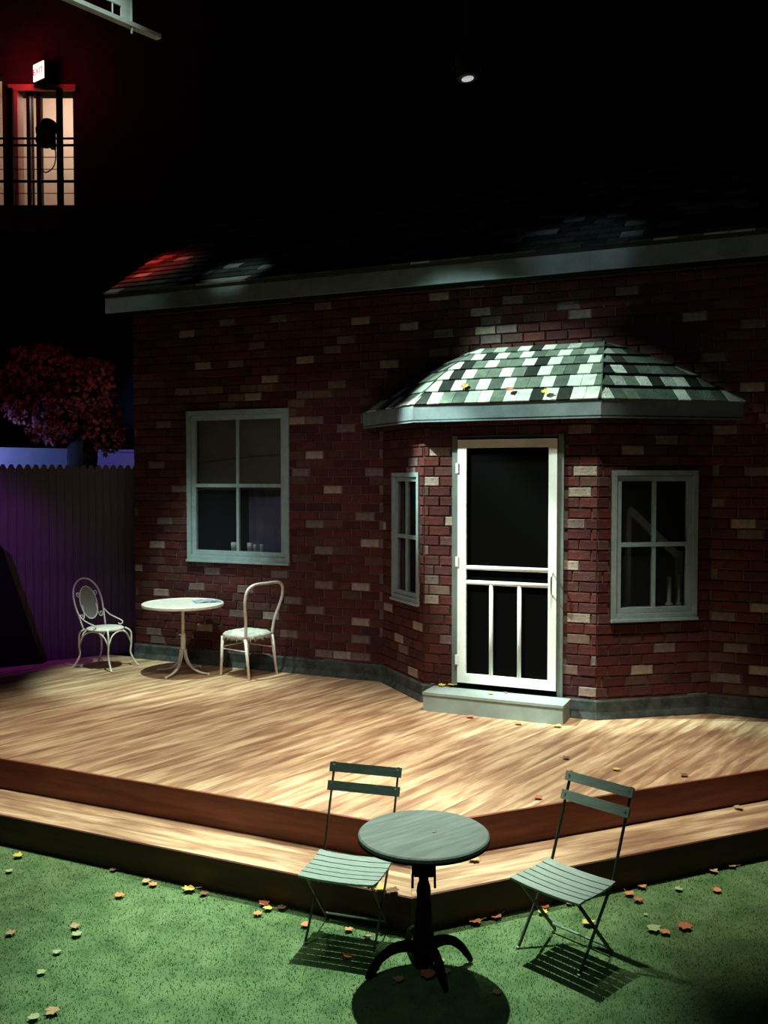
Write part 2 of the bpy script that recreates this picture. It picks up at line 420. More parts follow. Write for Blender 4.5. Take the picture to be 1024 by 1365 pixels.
# foundation strip along the wall and bay
def offset_line(pts, d):
    out = []
    for i, p in enumerate(pts):
        ds = []
        if i > 0: ds.append((pts[i] - pts[i - 1]).normalized())
        if i < len(pts) - 1: ds.append((pts[i + 1] - pts[i]).normalized())
        ns = [Vector((q.y, -q.x, 0)) for q in ds]       # to the right of travel = towards the audience
        if len(ns) == 1: out.append(p + ns[0] * d)
        else:
            m_ = (ns[0] + ns[1]).normalized(); out.append(p + m_ * (d / m_.dot(ns[0])))
    return out
PLAN = [FW.w(0, 0, 0), FW.w(sJL, 0, 0), FW.w(sCL, -BD, 0), FW.w(sCR, -BD, 0), FW.w(sJR, 0, 0), FW.w(W_LEN, 0, 0)]
bb = MB(); prof = [(.020, .165), (.034, .15), (.036, .06), (.058, .012), (.06, .002)]
lines = [[q + Vector((0, 0, z)) for q in offset_line(PLAN, d)] for d, z in prof]
n = len(PLAN)
for a in range(len(lines) - 1):
    for i in range(n - 1):
        bb.add([lines[a][i], lines[a + 1][i], lines[a + 1][i + 1], lines[a][i + 1]], [(0, 1, 2, 3)])
inner = [q + Vector((0, 0, .165)) for q in offset_line(PLAN, .001)]
for i in range(n - 1): bb.add([inner[i], lines[0][i], lines[0][i + 1], inner[i + 1]], [(0, 1, 2, 3)])
bb.add([inner[0]] + [l[0] for l in lines], [tuple(range(len(lines) + 1))])
tag(bb.build('baseboard_house', M_BASE), 'dark grey foundation strip along the foot of the brick walls', kind='structure')

# ------------------------------------------------------------------ windows
def make_window(name, fr, r, label, cas=.052, sash=.05, mull=.032, proud=.035):
    o = empty(name, fr.M); tag(o, label, kind='structure')
    x0, x1, z0, z1 = r
    def frame(nm, a0, a1, b0, b1, wd, y0, y1, m):
        q = MB(); q.box(a0, a0 + wd, y0, y1, b0, b1); q.box(a1 - wd, a1, y0, y1, b0, b1)
        q.box(a0 + wd, a1 - wd, y0, y1, b0, b0 + wd); q.box(a0 + wd, a1 - wd, y0, y1, b1 - wd, b1); return q.build(nm, m, o)
    frame('casing', x0, x1, z0, z1, cas, -proud, .04, M_TRIM)
    a0, a1, b0, b1 = x0 + cas + .004, x1 - cas - .004, z0 + cas + .004, z1 - cas - .004
    frame('sash', a0, a1, b0, b1, sash, -.012, .03, M_TRIM)
    g0, g1, h0, h1 = a0 + sash, a1 - sash, b0 + sash, b1 - sash
    xm, zm = (g0 + g1) / 2, h0 + (h1 - h0) * .5
    MB().box(xm - mull / 2, xm + mull / 2, -.010, .026, h0, h1).build('mullion', M_TRIM, o)
    MB().box(g0, g1, -.016, .028, zm - mull * .6, zm + mull * .6).build('meeting_rail', M_TRIM, o)
    for (p0, p1) in ((g0, xm - mull / 2), (xm + mull / 2, g1)):
        for (q0, q1) in ((h0, zm - mull * .6), (zm + mull * .6, h1)):
            MB().box(p0, p1, .008, .012, q0, q1).build('pane', M_GLASS, o)
    q = MB(); q.box(x0 - .004, x1 + .004, -proud - .018, -.001, z0 - .024, z0 - .001); q.build('sill', M_TRIM, o)
    return (g0, g1, h0, h1)
GM = make_window('window_1', FW, WIN_M, 'four-pane grey-green window with a drawn blind in the long wall')
GL = make_window('window_2', FL, WIN_L, 'narrow-looking four-pane window in the left side of the bay', .04, .04, .03, .03)
GR = make_window('window_3', FR, WIN_R, 'four-pane window in the shadowed right side of the bay', .045, .045, .03, .03)
# what shows behind the panes
xm = (GM[0] + GM[1]) / 2; zm = (GM[2] + GM[3]) / 2
bl = empty('window_blind', FW.M)
q = MB(); nz = 14
for i in range(nz):
    za = GM[3] + .05 - (GM[3] + .05 - zm + .03) * i / nz; zb = GM[3] + .05 - (GM[3] + .05 - zm + .03) * (i + 1) / nz
    ya = .10 + (.012 if i in (6, 7) else 0) + .003 * (i % 2)
    q.box(GM[0] - .04, GM[1] + .04, ya, ya + .006, zb, za)
q.build('shade', M_BLIND, bl)
MB().box(GM[0] - .04, GM[1] + .04, .095, .112, zm - .045, zm - .03).build('hem_bar', M_BLIND, bl)
MB().bar((GM[0] - .02, .094, zm + .26), (GM[1] + .02, .094, zm + .35), .012, .014, up=(0, 1, 0)).build('cord', M_TAN, bl)
tag(bl, 'olive grey roller blind half drawn behind the upper panes of the long wall window', 'blind')
q = MB(); k = 16; vs = []
for i in range(k + 1):
    x = xm + .02 + (GM[1] + .05 - xm) * i / k; y = .19 + .018 * math.sin(i * 1.7)
    vs += [(x, y, GM[2] - .1), (x, y, zm + .02), (x, y + .01, GM[2] - .1), (x, y + .01, zm + .02)]
fs = []
for i in range(k): a = i * 4; b2 = a + 4; fs += [(a, b2, b2 + 1, a + 1), (a + 2, a + 3, b2 + 3, b2 + 2), (a + 1, b2 + 1, b2 + 3, a + 3)]
q.add(vs, fs)
tag(q.build('curtain', M_CURT, smooth=True, M=FW.M), 'dull blue cloth hanging behind the lower right pane of the long wall window', 'curtain')
tag(MB().box(GM[0] - .05, GM[1] + .05, .045, .165, GM[2] - .05, GM[2] - .012).build('trim_1', M_TRIM, M=FW.M), 'inner ledge of the blind window', kind='structure')
def lathe_obj(name, prof, m, fr, x, y, z, label, cat, group=None):
    o = MB().lathe(prof, 16).build(name, m, smooth=True, M=fr.M @ Matrix.Translation((x, y, z))); return tag(o, label, cat, group)
for px, r, h in ((311, .032, .10), (331, .028, .10), (339, .016, .085), (348, .02, .09)):
    s = FW.hit(px, 740, .08)[0]
    if px == 331: s += .01
    lathe_obj('drinking_glass', [(r * .8, 0), (r, h), (r * .9, h), (r * .7, .01)], M_GWARE, FW, s, .09, GM[2] - .0115,
              {311: 'wide drinking glass alone beside the mullion of the blind window', 331: 'tall pale glass leading the row of three on the blind window ledge', 339: 'thinnest glass, middle of three on the blind window ledge', 348: 'short slim glass ending the row of three on the blind window ledge'}[px], 'glass', 'glassware on the window ledge')
tag(MB().box(GR[0] - .03, GR[1] + .03, .04, .2, GR[2] - .05, GR[2] - .012).build('trim_2', M_TRIM, M=FR.M), 'inner ledge of the shadowed bay window', kind='structure')
for px, h, r in ((892, .26, .026), (905, .27, .02)):
    s = FR.hit(px, 800, .12)[0]
    lathe_obj('candlestick', [(r * 1.3, 0), (r * 1.3, .02), (r * .6, .04), (r * .8, h * .5), (r * .55, h * .8), (r * .9, h), (r * .5, h)], M_GWARE, FR, s, .12, GR[2] - .0115,
              ('thicker' if px == 892 else 'thinner') + ' pale candlestick of the two inside the shadowed bay window', 'candlestick', 'pair of candlesticks in the bay window')
a = FR.hit(838, 678, .35); b_ = FR.hit(905, 742, .35)
hr = MB(); hr.bar((a[0], .35, a[1]), (b_[0], .35, b_[1]), .05, .06)
hr.bar((a[0], .35, a[1]), (a[0], .35, 0), .04, .04); hr.bar((b_[0], .35, b_[1] + .05), (b_[0], .35, 0), .05, .05)
tag(hr.build('stair_handrail', M_FWALL, M=FR.M), 'pale slanting handrail seen through the shadowed bay window', 'handrail')

# ------------------------------------------------------------------ screen door and step
dr = empty('door_1', FF.M); tag(dr, 'white screen door with two low upright bars in the bay front', kind='structure')
DW = FF.hit(612, 760)[0]; DE = FF.hit(743.5, 760)[0]; dz0 = DOOR[2] + .006; dz1 = FF.hit(677, 585.5)[1]
q = MB(); q.box(DOOR[0], DW - .006, -.03, .05, DOOR[2] - .18, DOOR[3]); q.box(DE + .006, DOOR[1], -.03, .05, DOOR[2] - .18, DOOR[3]); q.box(DW - .006, DE + .006, -.02, .05, dz1 + .008, DOOR[3])
q.build('door_frame', M_DTRIM, dr)
ST = .082
MB().box(DW, DW + ST, -.045, -.010, dz0, dz1).build('stile', M_WHITE, dr)
MB().box(DE - ST * .9, DE, -.045, -.010, dz0, dz1).build('stile', M_WHITE, dr)
i0, i1 = DW + ST, DE - ST * .9
MB().box(i0, i1, -.045, -.010, dz1 - .075, dz1).build('rail', M_WHITE, dr)
MB().box(i0, i1, -.045, -.010, dz0, dz0 + .085).build('rail', M_WHITE, dr)
zA = FF.hit(677, 758)[1]; zB = FF.hit(677, 778)[1]
for z in (zA, zB): MB().tube([(i0, -.028, z), (i1, -.028, z)], .021, 10).build('rail', M_WHITE, dr, True)
for f in (.31, .655):
    x = i0 + (i1 - i0) * f
    MB().tube([(x, -.028, dz0 + .08), (x, -.028, zB - .015)], .018, 10).build('upright_bar', M_WHITE, dr, True)
MB().box(i0, i1, -.020, -.017, dz0 + .085, zB - .02).build('screen', M_SCREEN, dr)
MB().box(i0, i1, -.020, -.017, zB + .02, zA - .02).build('screen', M_SCREEN, dr)
MB().box(i0, i1, -.020, -.017, zA + .02, dz1 - .075).build('screen', M_SCREEN, dr)
hx = DE - .035; hz = FF.hit(738, 778)[1]
MB().tube(smooth_pts([(hx, -.045, hz - .10), (hx, -.085, hz - .07), (hx, -.09, hz), (hx, -.085, hz + .07), (hx, -.045, hz + .10)], 4), .008, 8).build('handle', M_METAL, dr, True)
for py in (624, 748, 878):
    z = FF.hit(612, py)[1]
    MB().box(DW - .018, DW + .008, -.052, -.044, z - .045, z + .045).build('hinge', M_WHITE, dr)
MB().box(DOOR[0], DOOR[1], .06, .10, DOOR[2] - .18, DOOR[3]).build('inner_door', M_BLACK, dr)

pA = ground(563, 946.5, DZ); pB = ground(751, 968.5, DZ)
la = FF.M.inverted() @ pA; lb = FF.M.inverted() @ pB
sy = (la.y + lb.y) / 2
sx0 = FF.hit(563, 940, sy)[0]; sx1 = FF.hit(751, 955, sy)[0]
print('step', la, lb, STEP_H)
SH_ = .168
st = empty('doorstep', FF.M); tag(st, 'low grey-green wooden doorstep below the screen door', 'step')
MB().box(sx0 + .006, sx1 - .006, sy + .006, -.062, .001, SH_ - .022).build('box', M_STEP, st)
MB().box(sx0, sx1, sy, -.062, SH_ - .022, SH_).build('tread', M_STEP, st)

# ------------------------------------------------------------------ roofs
def shingle(mb_or_none, a0, a1, b0, b1, nrm, th=.016, m=0):
    """bottom edge a0-a1 (lower, proud), top edge b0-b1 (tucked under)"""
    B = [a0, a1, b1, b0]; T = [a0 + nrm * th, a1 + nrm * th, b1 + nrm * .003, b0 + nrm * .003]
    mb = mb_or_none or MB(); mb.hexa(B, T, m); return mb
# bay roof
zE = FRONT.hit(672, 537, -ROOF_OV)[1]                    # top of the bay fascia
zEb = FRONT.hit(672, 560, -ROOF_OV)[1]
T1 = FW.hit(640, 463); T2 = FW.hit(806, 459); zT = (T1[1] + T2[1]) / 2
eave = offset_line(PLAN[1:5], ROOF_OV)
e_in = [FW.M.inverted() @ q for q in eave]
# slide the end points of the eave back onto the wall plane
def to_wall(p, q): t = p.y / (p.y - q.y); return p + (q - p) * t
E = [None, e_in[1], e_in[2], None]
E[0] = e_in[1] + (e_in[0] - e_in[1]) * (e_in[1].y / (e_in[1].y - e_in[0].y))
E[3] = e_in[2] + (e_in[3] - e_in[2]) * (e_in[2].y / (e_in[2].y - e_in[3].y))
E = [Vector((p.x, min(p.y, -.005), zE)) for p in E]
Ta, Tb = Vector((T1[0], -.02, zT)), Vector((T2[0], -.02, zT))
roof = empty('bay_roof', FW.M); tag(roof, 'hipped bay roof of pale and dark green shingles over the screen door', 'roof')
faces = [(E[0], E[1], Ta, Ta), (E[1], E[2], Ta, Tb), (E[2], E[3], Tb, Tb)]
def bulge(t): return .05 * math.sin(math.pi * min(1, t))
q = MB()
for a, b, c, d in faces:
    for i in range(6):
        t0, t1 = i / 6, (i + 1) / 6
        L0, R0, L1, R1 = a.lerp(c, t0), b.lerp(d, t0), a.lerp(c, t1), b.lerp(d, t1)
        for p, t in ((L0, t0), (R0, t0), (L1, t1), (R1, t1)): p.z += bulge(t) - .004
        q.add([L0, R0, R1, L1], [(0, 1, 2, 3)])
q.build('roof_deck', SH[3], roof)
ROWS = 6
rs = random.Random(3)
seq = [[0,3,0,1,2,4,0,1,0,0,3,0,3,0,0,3,0,2], [1,0,3,0,1,0,2,0,1,1,0,2,0,0,1,4,1], [0,3,0,1,1,0,1,3,0,1,2,0,1,3,0,1,0], [0,3,1,0,1,1,0,3,0,1,2,0,1,1,1,0], [1,0,3,0,1,0,2,1,0,1,4,2,1], [0,1,4,2,0,3,0,1,4,1,2]]
for fi, (a, b, c, d) in enumerate(faces):
    ed = (b - a).normalized(); ref = (a + b) / 2 if fi == 1 else (b if fi == 0 else a)
    for k in range(ROWS):
        t0, t1 = k / ROWS, min(1.0, (k + 1.12) / ROWS)
        L0, R0, L1, R1 = a.lerp(c, t0), b.lerp(d, t0), a.lerp(c, t1), b.lerp(d, t1)
        for p, t in ((L0, t0), (R0, t0), (L1, t1), (R1, t1)): p.z += bulge(t)
        w0 = [(L0 - ref).dot(ed), (R0 - ref).dot(ed)]; w1 = [(L1 - ref).dot(ed), (R1 - ref).dot(ed)]
        nrm = ed.cross((L1 + R1) / 2 - (L0 + R0) / 2).normalized()
        SWD = .118; x = math.floor(w0[0] / SWD) * SWD + (k % 2) * SWD * .5 - SWD; j = 0
        def at(wv, A, B, xx):
            f = 0 if abs(wv[1] - wv[0]) < 1e-5 else (xx - wv[0]) / (wv[1] - wv[0]); return A.lerp(B, max(0, min(1, f)))
        while x < w0[1]:
            xa, xb = x + .002, x + SWD - .002
            p0, p1 = at(w0, L0, R0, xa), at(w0, L0, R0, xb)
            if (p1 - p0).length > .015:
                r0, r1 = at(w1, L1, R1, xa), at(w1, L1, R1, xb)
                if fi == 1: mi = seq[k][j % len(seq[k])]
                elif fi == 0: mi = rs.choice([1, 2, 3, 2, 4])
                else: mi = rs.choice([2, 2, 1, 0, 3, 2, 4])
                off = nrm * .008
                shingle(None, p0 + off, p1 + off, r0 + nrm * .001, r1 + nrm * .001, nrm, .012).build('shingle', SH[mi], roof); j += 1
            x += SWD
for nm, pts in (('hip', (E[1], Ta)), ('hip', (E[2], Tb))):
    P_ = []
    for i in range(7):
        p = pts[0].lerp(pts[1], i / 6); p.z += bulge(i / 6) + .008; P_.append(p)
    MB().tube(P_, .010, 6).build('hip_strip', SH[2], roof)
for i in range(3):
    a, b = E[i], E[i + 1]; d = (b - a).normalized(); nn = Vector((d.y, -d.x, 0))
    q = MB(); hb = zEb - zE
    q.hexa([a + Vector((0, 0, hb)) - nn * .025, b + Vector((0, 0, hb)) - nn * .025, b + Vector((0, 0, hb)), a + Vector((0, 0, hb))][::-1] if False else
           [a + Vector((0, 0, hb)), b + Vector((0, 0, hb)), b + Vector((0, 0, hb)) - nn * .02, a + Vector((0, 0, hb)) - nn * .02],
           [a + Vector((0, 0, .004)), b + Vector((0, 0, .004)), b + Vector((0, 0, .004)) - nn * .02, a + Vector((0, 0, .004)) - nn * .02])
    q.build('fascia', M_FASCIA, roof)
so = [Vector((p.x, p.y, zEb + .012)) for p in E]
MB().hexa(so, [p + Vector((0, 0, .012)) for p in so]).build('soffit', M_BLACK, roof)

# main roof
OV = .34
fz0 = FW.hit(600, 377, -OV)[1]; fz1 = FW.hit(600, 349, -OV)[1]
fs0 = FW.hit(140, 400, -OV)[0]; fs1 = W_LEN + .2
mr = empty('house_roof', FW.M); tag(mr, 'long dark shingled house roof above the brick wall', 'roof')
print('fascia', fz0, fz1, fs0, fs1)
cuts = [fs0, fs0 + 2.6, fs0 + 5.4, fs0 + 8.0, fs1]
for a, b in zip(cuts, cuts[1:]):
    MB().box(a + .001, b - .001, -OV, -OV + .025, fz0, fz1).build('fascia', M_FASCIA, mr)
MB().box(fs0, fs1, -OV + .026, -.0, fz0 + .02, fz0 + .04).build('soffit', M_BLACK, mr)
SL = R(33); EXP = .145; NR = 15; SW = .205
dn = Vector((0, -math.sin(SL), math.cos(SL))); ds = Vector((0, math.cos(SL), math.sin(SL)))
e0 = Vector((0, -OV - .02, fz1 + .004))
top = ds * (NR * EXP)
q = MB(); q.hexa([Vector((fs0, 0, 0)) + e0 - dn * .05, Vector((fs1, 0, 0)) + e0 - dn * .05, Vector((fs1, 0, 0)) + e0 + top - dn * .05, Vector((fs0, 0, 0)) + e0 + top - dn * .05],
                 [Vector((fs0, 0, 0)) + e0, Vector((fs1, 0, 0)) + e0, Vector((fs1, 0, 0)) + e0 + top, Vector((fs0, 0, 0)) + e0 + top])
q.build('roof_deck', SHM[1], mr)
cache = {}; rest = MB(); cnt = 0
for k in range(NR):
    x = fs0 - (k % 2) * SW * .5
    while x < fs1:
        a, b = max(fs0, x + .003), min(fs1, x + SW - .003)
        if b - a > .03:
            u_ = random.random(); mi = 0 if u_ < .45 else 1 if u_ < .7 else 2 if u_ < .88 else 3
            base = e0 + ds * (k * EXP) + Vector((a, 0, 0)) + dn * .002
            ln = round(b - a, 3); key = (ln, mi)
            if key not in cache:
                z3 = Vector((0, 0, 0)); X = Vector((ln, 0, 0)); s_ = shingle(None, z3, X, ds * (EXP * 1.1), X + ds * (EXP * 1.1), dn, .02)
                me = bpy.data.meshes.new('shingle'); me.from_pydata(s_.v, [], s_.f); me.materials.append(SHM[mi]); me.update(); cache[key] = (me, s_)
            me, s_ = cache[key]
            if cnt < 300 and in_view(FW, a, 4): link('shingle', me, mr, Matrix.Translation(base)); cnt += 1
            else: rest.add([Vector(v) + base for v in s_.v], s_.f, mi)
        x += SW
o = rest.build('shingle_field', SHM, mr); o['kind'] = 'stuff'
# upstand closing the gap between wall top and roof
q = MB(); q.box(0, W_LEN, 0, .1, W_TOP, fz1 + .2); tag(q.build('wall_upstand', M_BLACK, M=FW.M), 'dark strip of wall under the main roof', kind='structure')

# ------------------------------------------------------------------ deck, steps, lawn
K0 = ground(547, 1101.5, DZ); K0.z = 0
def gdir(a, b, z): q = ground(*b, z) - ground(*a, z); q.z = 0; return q.normalized()
dL = gdir((547, 1101.5), (0, 1010), DZ); dR = gdir((547, 1101.5), (1024, 1024), DZ)
print('deck edge dirs', dL, dR, math.degrees(dL.angle(dR)))
XL, XR = 5.2, 5.2
KL = K0 + dL * XL; KR = K0 + dR * XR
wallP = Vector((PW.x, PW.y, 0))
FWn = Vector((-FW.v.x, -FW.v.y, 0))
deck_poly = [KL, K0, KR, Vector((KR.x + .5, 14, 0)), Vector((KL.x - .3, 14, 0))]
deck_poly = clip_poly(deck_poly, wallP - FWn * .0, FWn)
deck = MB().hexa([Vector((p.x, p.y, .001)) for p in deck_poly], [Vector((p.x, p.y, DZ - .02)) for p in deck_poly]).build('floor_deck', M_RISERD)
tag(deck, 'raised wooden deck floor in front of the brick house', kind='structure')
pd = Vector((988, 1250, 0)).normalized(); pn = Vector((-pd.y, pd.x, 0)); PWID = .135
proj = [(p - K0).dot(pn) for p in deck_poly]
i = math.floor(min(proj) / PWID)
ANG = math.atan2(pd.y, pd.x)
while i * PWID < max(proj):
    a, b = i * PWID + .0006, (i + 1) * PWID - .0006
    pl = clip_poly(clip_poly(deck_poly, K0 + pn * a, pn), K0 + pn * b, -pn)
    if len(pl) >= 3:
        c = sum(pl, Vector()) / len(pl)
        Mx = Matrix.Translation((c.x, c.y, 0)) @ Matrix.Rotation(ANG, 4, 'Z'); Mi = Mx.inverted()
        lo = [Mi @ p for p in pl]
        MB().hexa([Vector((p.x, p.y, DZ - .019)) for p in lo], [Vector((p.x, p.y, DZ)) for p in lo]).build('plank', M_PLANK, deck, M=Mx)
    i += 1
# risers and the lower tread
nL = Vector((-dL.y, dL.x, 0)); nL = nL if nL.y < 0 else -nL
nR = Vector((-dR.y, dR.x, 0)); nR = nR if nR.y < 0 else -nR
bis = (nL + nR).normalized()
def corner(off): return K0 + bis * (off / bis.dot(nL))
def strip(name, m, parent, side, o0, o1, z0, z1):
    """board along one front edge between offsets o0<o1 outward from the deck edge, mitred at the corner"""
    d, nn, ln = (dL, nL, XL) if side == 0 else (dR, nR, XR)
    e = K0 + d * ln
    pts = [corner(o0), corner(o1), e + nn * o1, e + nn * o0]
    g = d * .0008
    pts[0] = pts[0] + g; pts[1] = pts[1] + g
    if side == 1: pts = pts[::-1]
    c = (pts[0] + pts[2]) / 2; Mx = Matrix.Translation(c) @ Matrix.Rotation(math.atan2(d.y, d.x), 4, 'Z'); Mi = Mx.inverted()
    lo = [Mi @ p for p in pts]
    return MB().hexa([Vector((p.x, p.y, z0)) for p in lo][::-1], [Vector((p.x, p.y, z1)) for p in lo][::-1]).build(name, m, parent, M=Mx)
TW = (K0 - ground(547, 1198, TZ)); TW.z = 0
TWID = TW.length * bis.dot(nL)
print('tread', TWID)
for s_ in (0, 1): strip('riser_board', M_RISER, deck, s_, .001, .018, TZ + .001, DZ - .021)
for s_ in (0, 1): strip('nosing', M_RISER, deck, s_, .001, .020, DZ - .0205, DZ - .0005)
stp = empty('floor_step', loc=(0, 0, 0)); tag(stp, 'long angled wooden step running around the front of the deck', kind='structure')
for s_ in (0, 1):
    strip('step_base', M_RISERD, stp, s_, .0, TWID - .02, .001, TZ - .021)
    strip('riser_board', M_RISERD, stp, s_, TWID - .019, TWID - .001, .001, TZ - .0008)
    n_ = 3
    for k in range(n_):
        a = .019 + (TWID - .0385) * k / n_; b = .019 + (TWID - .0385) * (k + 1) / n_
        strip('plank', M_PLANK, stp, s_, a + .0006, b - .0006, TZ - .020, TZ)

lawn = MB().add([(-9, -2, 0), (9, -2, 0), (9, 6.5, 0), (-9, 6.5, 0)], [(0, 1, 2, 3)]).build('floor_lawn', M_TURF)
tag(lawn, 'short green artificial turf in front of the deck', kind='structure')
gnd = MB().add([(-12, 6.5, -.002), (12, 6.5, -.002), (12, 18, -.002), (-12, 18, -.002)], [(0, 1, 2, 3)]).build('floor_stage', M_BLACK)
tag(gnd, 'black stage floor under and behind the deck', kind='structure')
# turf pile
tb = MB(); rg = random.Random(11); V = []; Fc = []
edge = TWID + .004
for _ in range(70000):
    y = 3.3 + (rg.random() ** .8) * 3.2; x = (rg.random() * 2 - 1) * (y * .46 + .1)
    p = Vector((x, y, 0)) - K0; p.z = 0
    if p.dot(nL) < edge and p.dot(nR) < edge: continue
    a = rg.random() * 6.283; hgt = rg.uniform(.006, .014); wd = .0022; lx, ly = rg.uniform(-.008, .008), rg.uniform(-.008, .008)
    b0 = len(V); V += [(x + math.cos(a) * wd, y + math.sin(a) * wd, 0), (x - math.cos(a) * wd, y - math.sin(a) * wd, 0), (x + lx, y + ly, hgt)]
    Fc.append((b0, b0 + 1, b0 + 2))
tb.v = V; tb.f = Fc; tb.m = [0] * len(Fc)
tag(tb.build('turf_pile', M_BLADE), 'short green pile standing on the artificial turf', 'grass', kind='stuff')

# ------------------------------------------------------------------ folding bistro chairs
def rot_front(fx, fy): return math.atan2(fy, fx) - math.pi / 2      # local +Y looks along (fx, fy)
def folding_chair(loc, rz, label, W=.41):
    o = empty('folding_chair', loc=loc, rz=rz); tag(o, label, 'chair', 'green folding chairs on the turf')
    h = W / 2; zs = .402
    ns = 6; y0, y1 = -.14, .195
    def zp(t): return zs - .012 * math.sin(math.pi * t) + .004 * (t < .1) - .012 * max(0, t - .8) * 5
    for k in range(ns):
        ta, tb_ = k / ns + .012, (k + 1) / ns - .012
        ya, yb = y0 + (y1 - y0) * ta, y0 + (y1 - y0) * tb_
        za, zb = zp(ta), zp(tb_); th = .012
        q = MB(); nx = 4; cols = []
        for i in range(nx + 1):                         # slats dip a little towards the middle
            x = -h - .012 + (W + .024) * i / nx; dip = -.010 * (1 - (2 * i / nx - 1) ** 2)
            cols.append([Vector((x, ya, za + dip - th)), Vector((x, yb, zb + dip - th)), Vector((x, yb, zb + dip)), Vector((x, ya, za + dip))])
        vs = [p for c in cols for p in c]; fs = []
        for i in range(nx):
            a = i * 4; b = a + 4
            for j in range(4): j2 = (j + 1) % 4; fs.append((a + j, a + j2, b + j2, b + j))
        fs += [(3, 2, 1, 0), tuple(nx * 4 + j for j in range(4))]
        q.add(vs, fs).build('seat_slat', M_SLAT, o)
    for k, zc in enumerate((.828, .731)):
        t = (zc - .405) / (.825 - .405); yc = -.15 - .165 * t
        M_ = Matrix.Translation((0, yc + .012, zc)) @ Matrix.Rotation(R(20), 4, 'X')
        q = MB(); q.box(-h - .01, h + .01, -.007, .007, -.027, .027, M=M_); sl = q.build('back_slat', M_SLAT, o)
        for s_ in (-1, 1):
            MB().lathe([(.006, 0), (.006, .003), (.002, .004)], 8).build('rivet', M_GLIGHT, sl, M=M_ @ Matrix.Translation((s_ * (h - .015), .007, .01)) @ Matrix.Rotation(R(-90), 4, 'X'))
    for s_ in (-1, 1):
        x = s_ * (h - .012)
        P = [(x, -.326, .852), (x, -.278, .731), (x, -.15, .405), (x, .02, .18), (x, .15, .004)]
        q = MB()
        for a, b in zip(P, P[1:]): q.bar(a, b, .008, .018, up=(0, 1, 0))
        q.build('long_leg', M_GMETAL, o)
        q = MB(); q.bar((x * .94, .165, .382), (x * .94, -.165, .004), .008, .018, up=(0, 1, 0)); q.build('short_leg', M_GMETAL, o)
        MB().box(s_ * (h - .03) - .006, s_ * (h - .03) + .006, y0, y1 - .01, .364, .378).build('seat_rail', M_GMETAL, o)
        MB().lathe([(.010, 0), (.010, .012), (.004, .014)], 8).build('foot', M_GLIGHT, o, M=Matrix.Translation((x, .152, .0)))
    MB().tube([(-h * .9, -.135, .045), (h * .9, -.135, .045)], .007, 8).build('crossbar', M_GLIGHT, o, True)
    return o
folding_chair((-.195, 5.03, 0), rot_front(-.29, -.957), 'green slatted folding chair facing out, partly behind the round dark table')
folding_chair((.955, 4.86, 0), rot_front(-.72, -.69), 'green slatted folding chair turned towards the round dark table, standing clear of it')

# ------------------------------------------------------------------ round dark table
tp = ground(565, 1110, .70); tcx, tcy = tp.x, tp.y
rt = empty('round_table', loc=(tcx, tcy, 0)); tag(rt, 'round green-topped table on a black pedestal with arched legs', 'table')
TR = .333
MB().lathe([(TR - .012, .672), (TR, .678), (TR, .694), (TR - .008, .700)], 64).build('table_top', M_TTOP, rt, M=Matrix.Rotation(R(38), 4, 'Z'))
MB().lathe([(TR - .014, .664), (TR + .002, .667), (TR + .002, .676), (TR - .014, .6715)], 64).build('rim', M_PED, rt)
MB().lathe([(.040, .02), (.052, .03), (.056, .06), (.054, .17), (.045, .25), (.039, .345), (.036, .36), (.034, .375), (.037, .40), (.033, .43), (.024, .455), (.026, .475), (.044, .49), (.044, .50)], 24).build('pedestal', M_PED, rt, True)
MB().box(-.05, .05, -.05, .05, .492, .663).build('tilt_block', M_PED, rt)
for s_ in (-1, 1): MB().bar((s_ * .053, -.005, .655), (s_ * .057, -.005, .42), .012, .02, up=(0, 1, 0)).build('bracket', M_PED, rt)
for a in (203, 293, 12, 108):
    c, s_ = math.cos(R(a)), math.sin(R(a)); rl = .315 if a == 203 else .255
    prof_ = [(.03, .115), (.10, .135), (.17, .13), (.23, .095), (.275, .045), (.30, .008)]
    P = smooth_pts([(c * r * rl / .3, s_ * r * rl / .3, z) for r, z in prof_], 4)
    rr = [.034 - .021 * i / (len(P) - 1) for i in range(len(P))]; rr[-1] = .008
    MB().tube(P, rr, 8).build('leg', M_PED, rt, True)
bit = MB(); bit.hexa([Vector((-.01, -.004, 0)), Vector((.008, -.005, 0)), Vector((.011, .004, 0)), Vector((-.007, .005, 0))], [Vector((-.008, -.003, .004)), Vector((.007, -.003, .003)), Vector((.009, .003, .006)), Vector((-.006, .003, .003))])
p = ground(579, 1110, .70)
tag(bit.build('leaf_scrap', LEAF['tan'], M=Matrix.Translation((p.x, p.y, .7005))), 'tiny pale leaf scrap on the round dark table top', 'leaf')

# ------------------------------------------------------------------ white pedestal table
g = ground(244.5, 897, DZ); wx, wy = g.x, g.y
wt = empty('white_table', loc=(wx, wy, DZ)); tag(wt, 'white round metal table on a slim pedestal against the brick wall', 'table')
WR = .43; WZ = .75
MB().lathe([(WR - .03, WZ - .035), (WR - .004, WZ - .03), (WR, WZ - .02), (WR, WZ - .004), (WR - .008, WZ + .002), (WR - .018, WZ - .004), (.01, WZ - .005)], 56).build('table_top', M_IRON, wt)
MB().lathe([(.016, .42), (.016, WZ - .034)], 16).build('column', M_IRON, wt, True)
MB().lathe([(.022, .255), (.026, .26), (.026, .40), (.022, .425), (.017, .43)], 16).build('sleeve', M_IRON, wt, True)
MB().lathe([(.028, .235), (.04, .24), (.04, .252), (.028, .257)], 20).build('collar', M_IRON, wt, True)
MB().tube([(-.02, -.02, .415), (-.038, -.03, .415)], .006, 6).build('screw', M_IRON, wt)
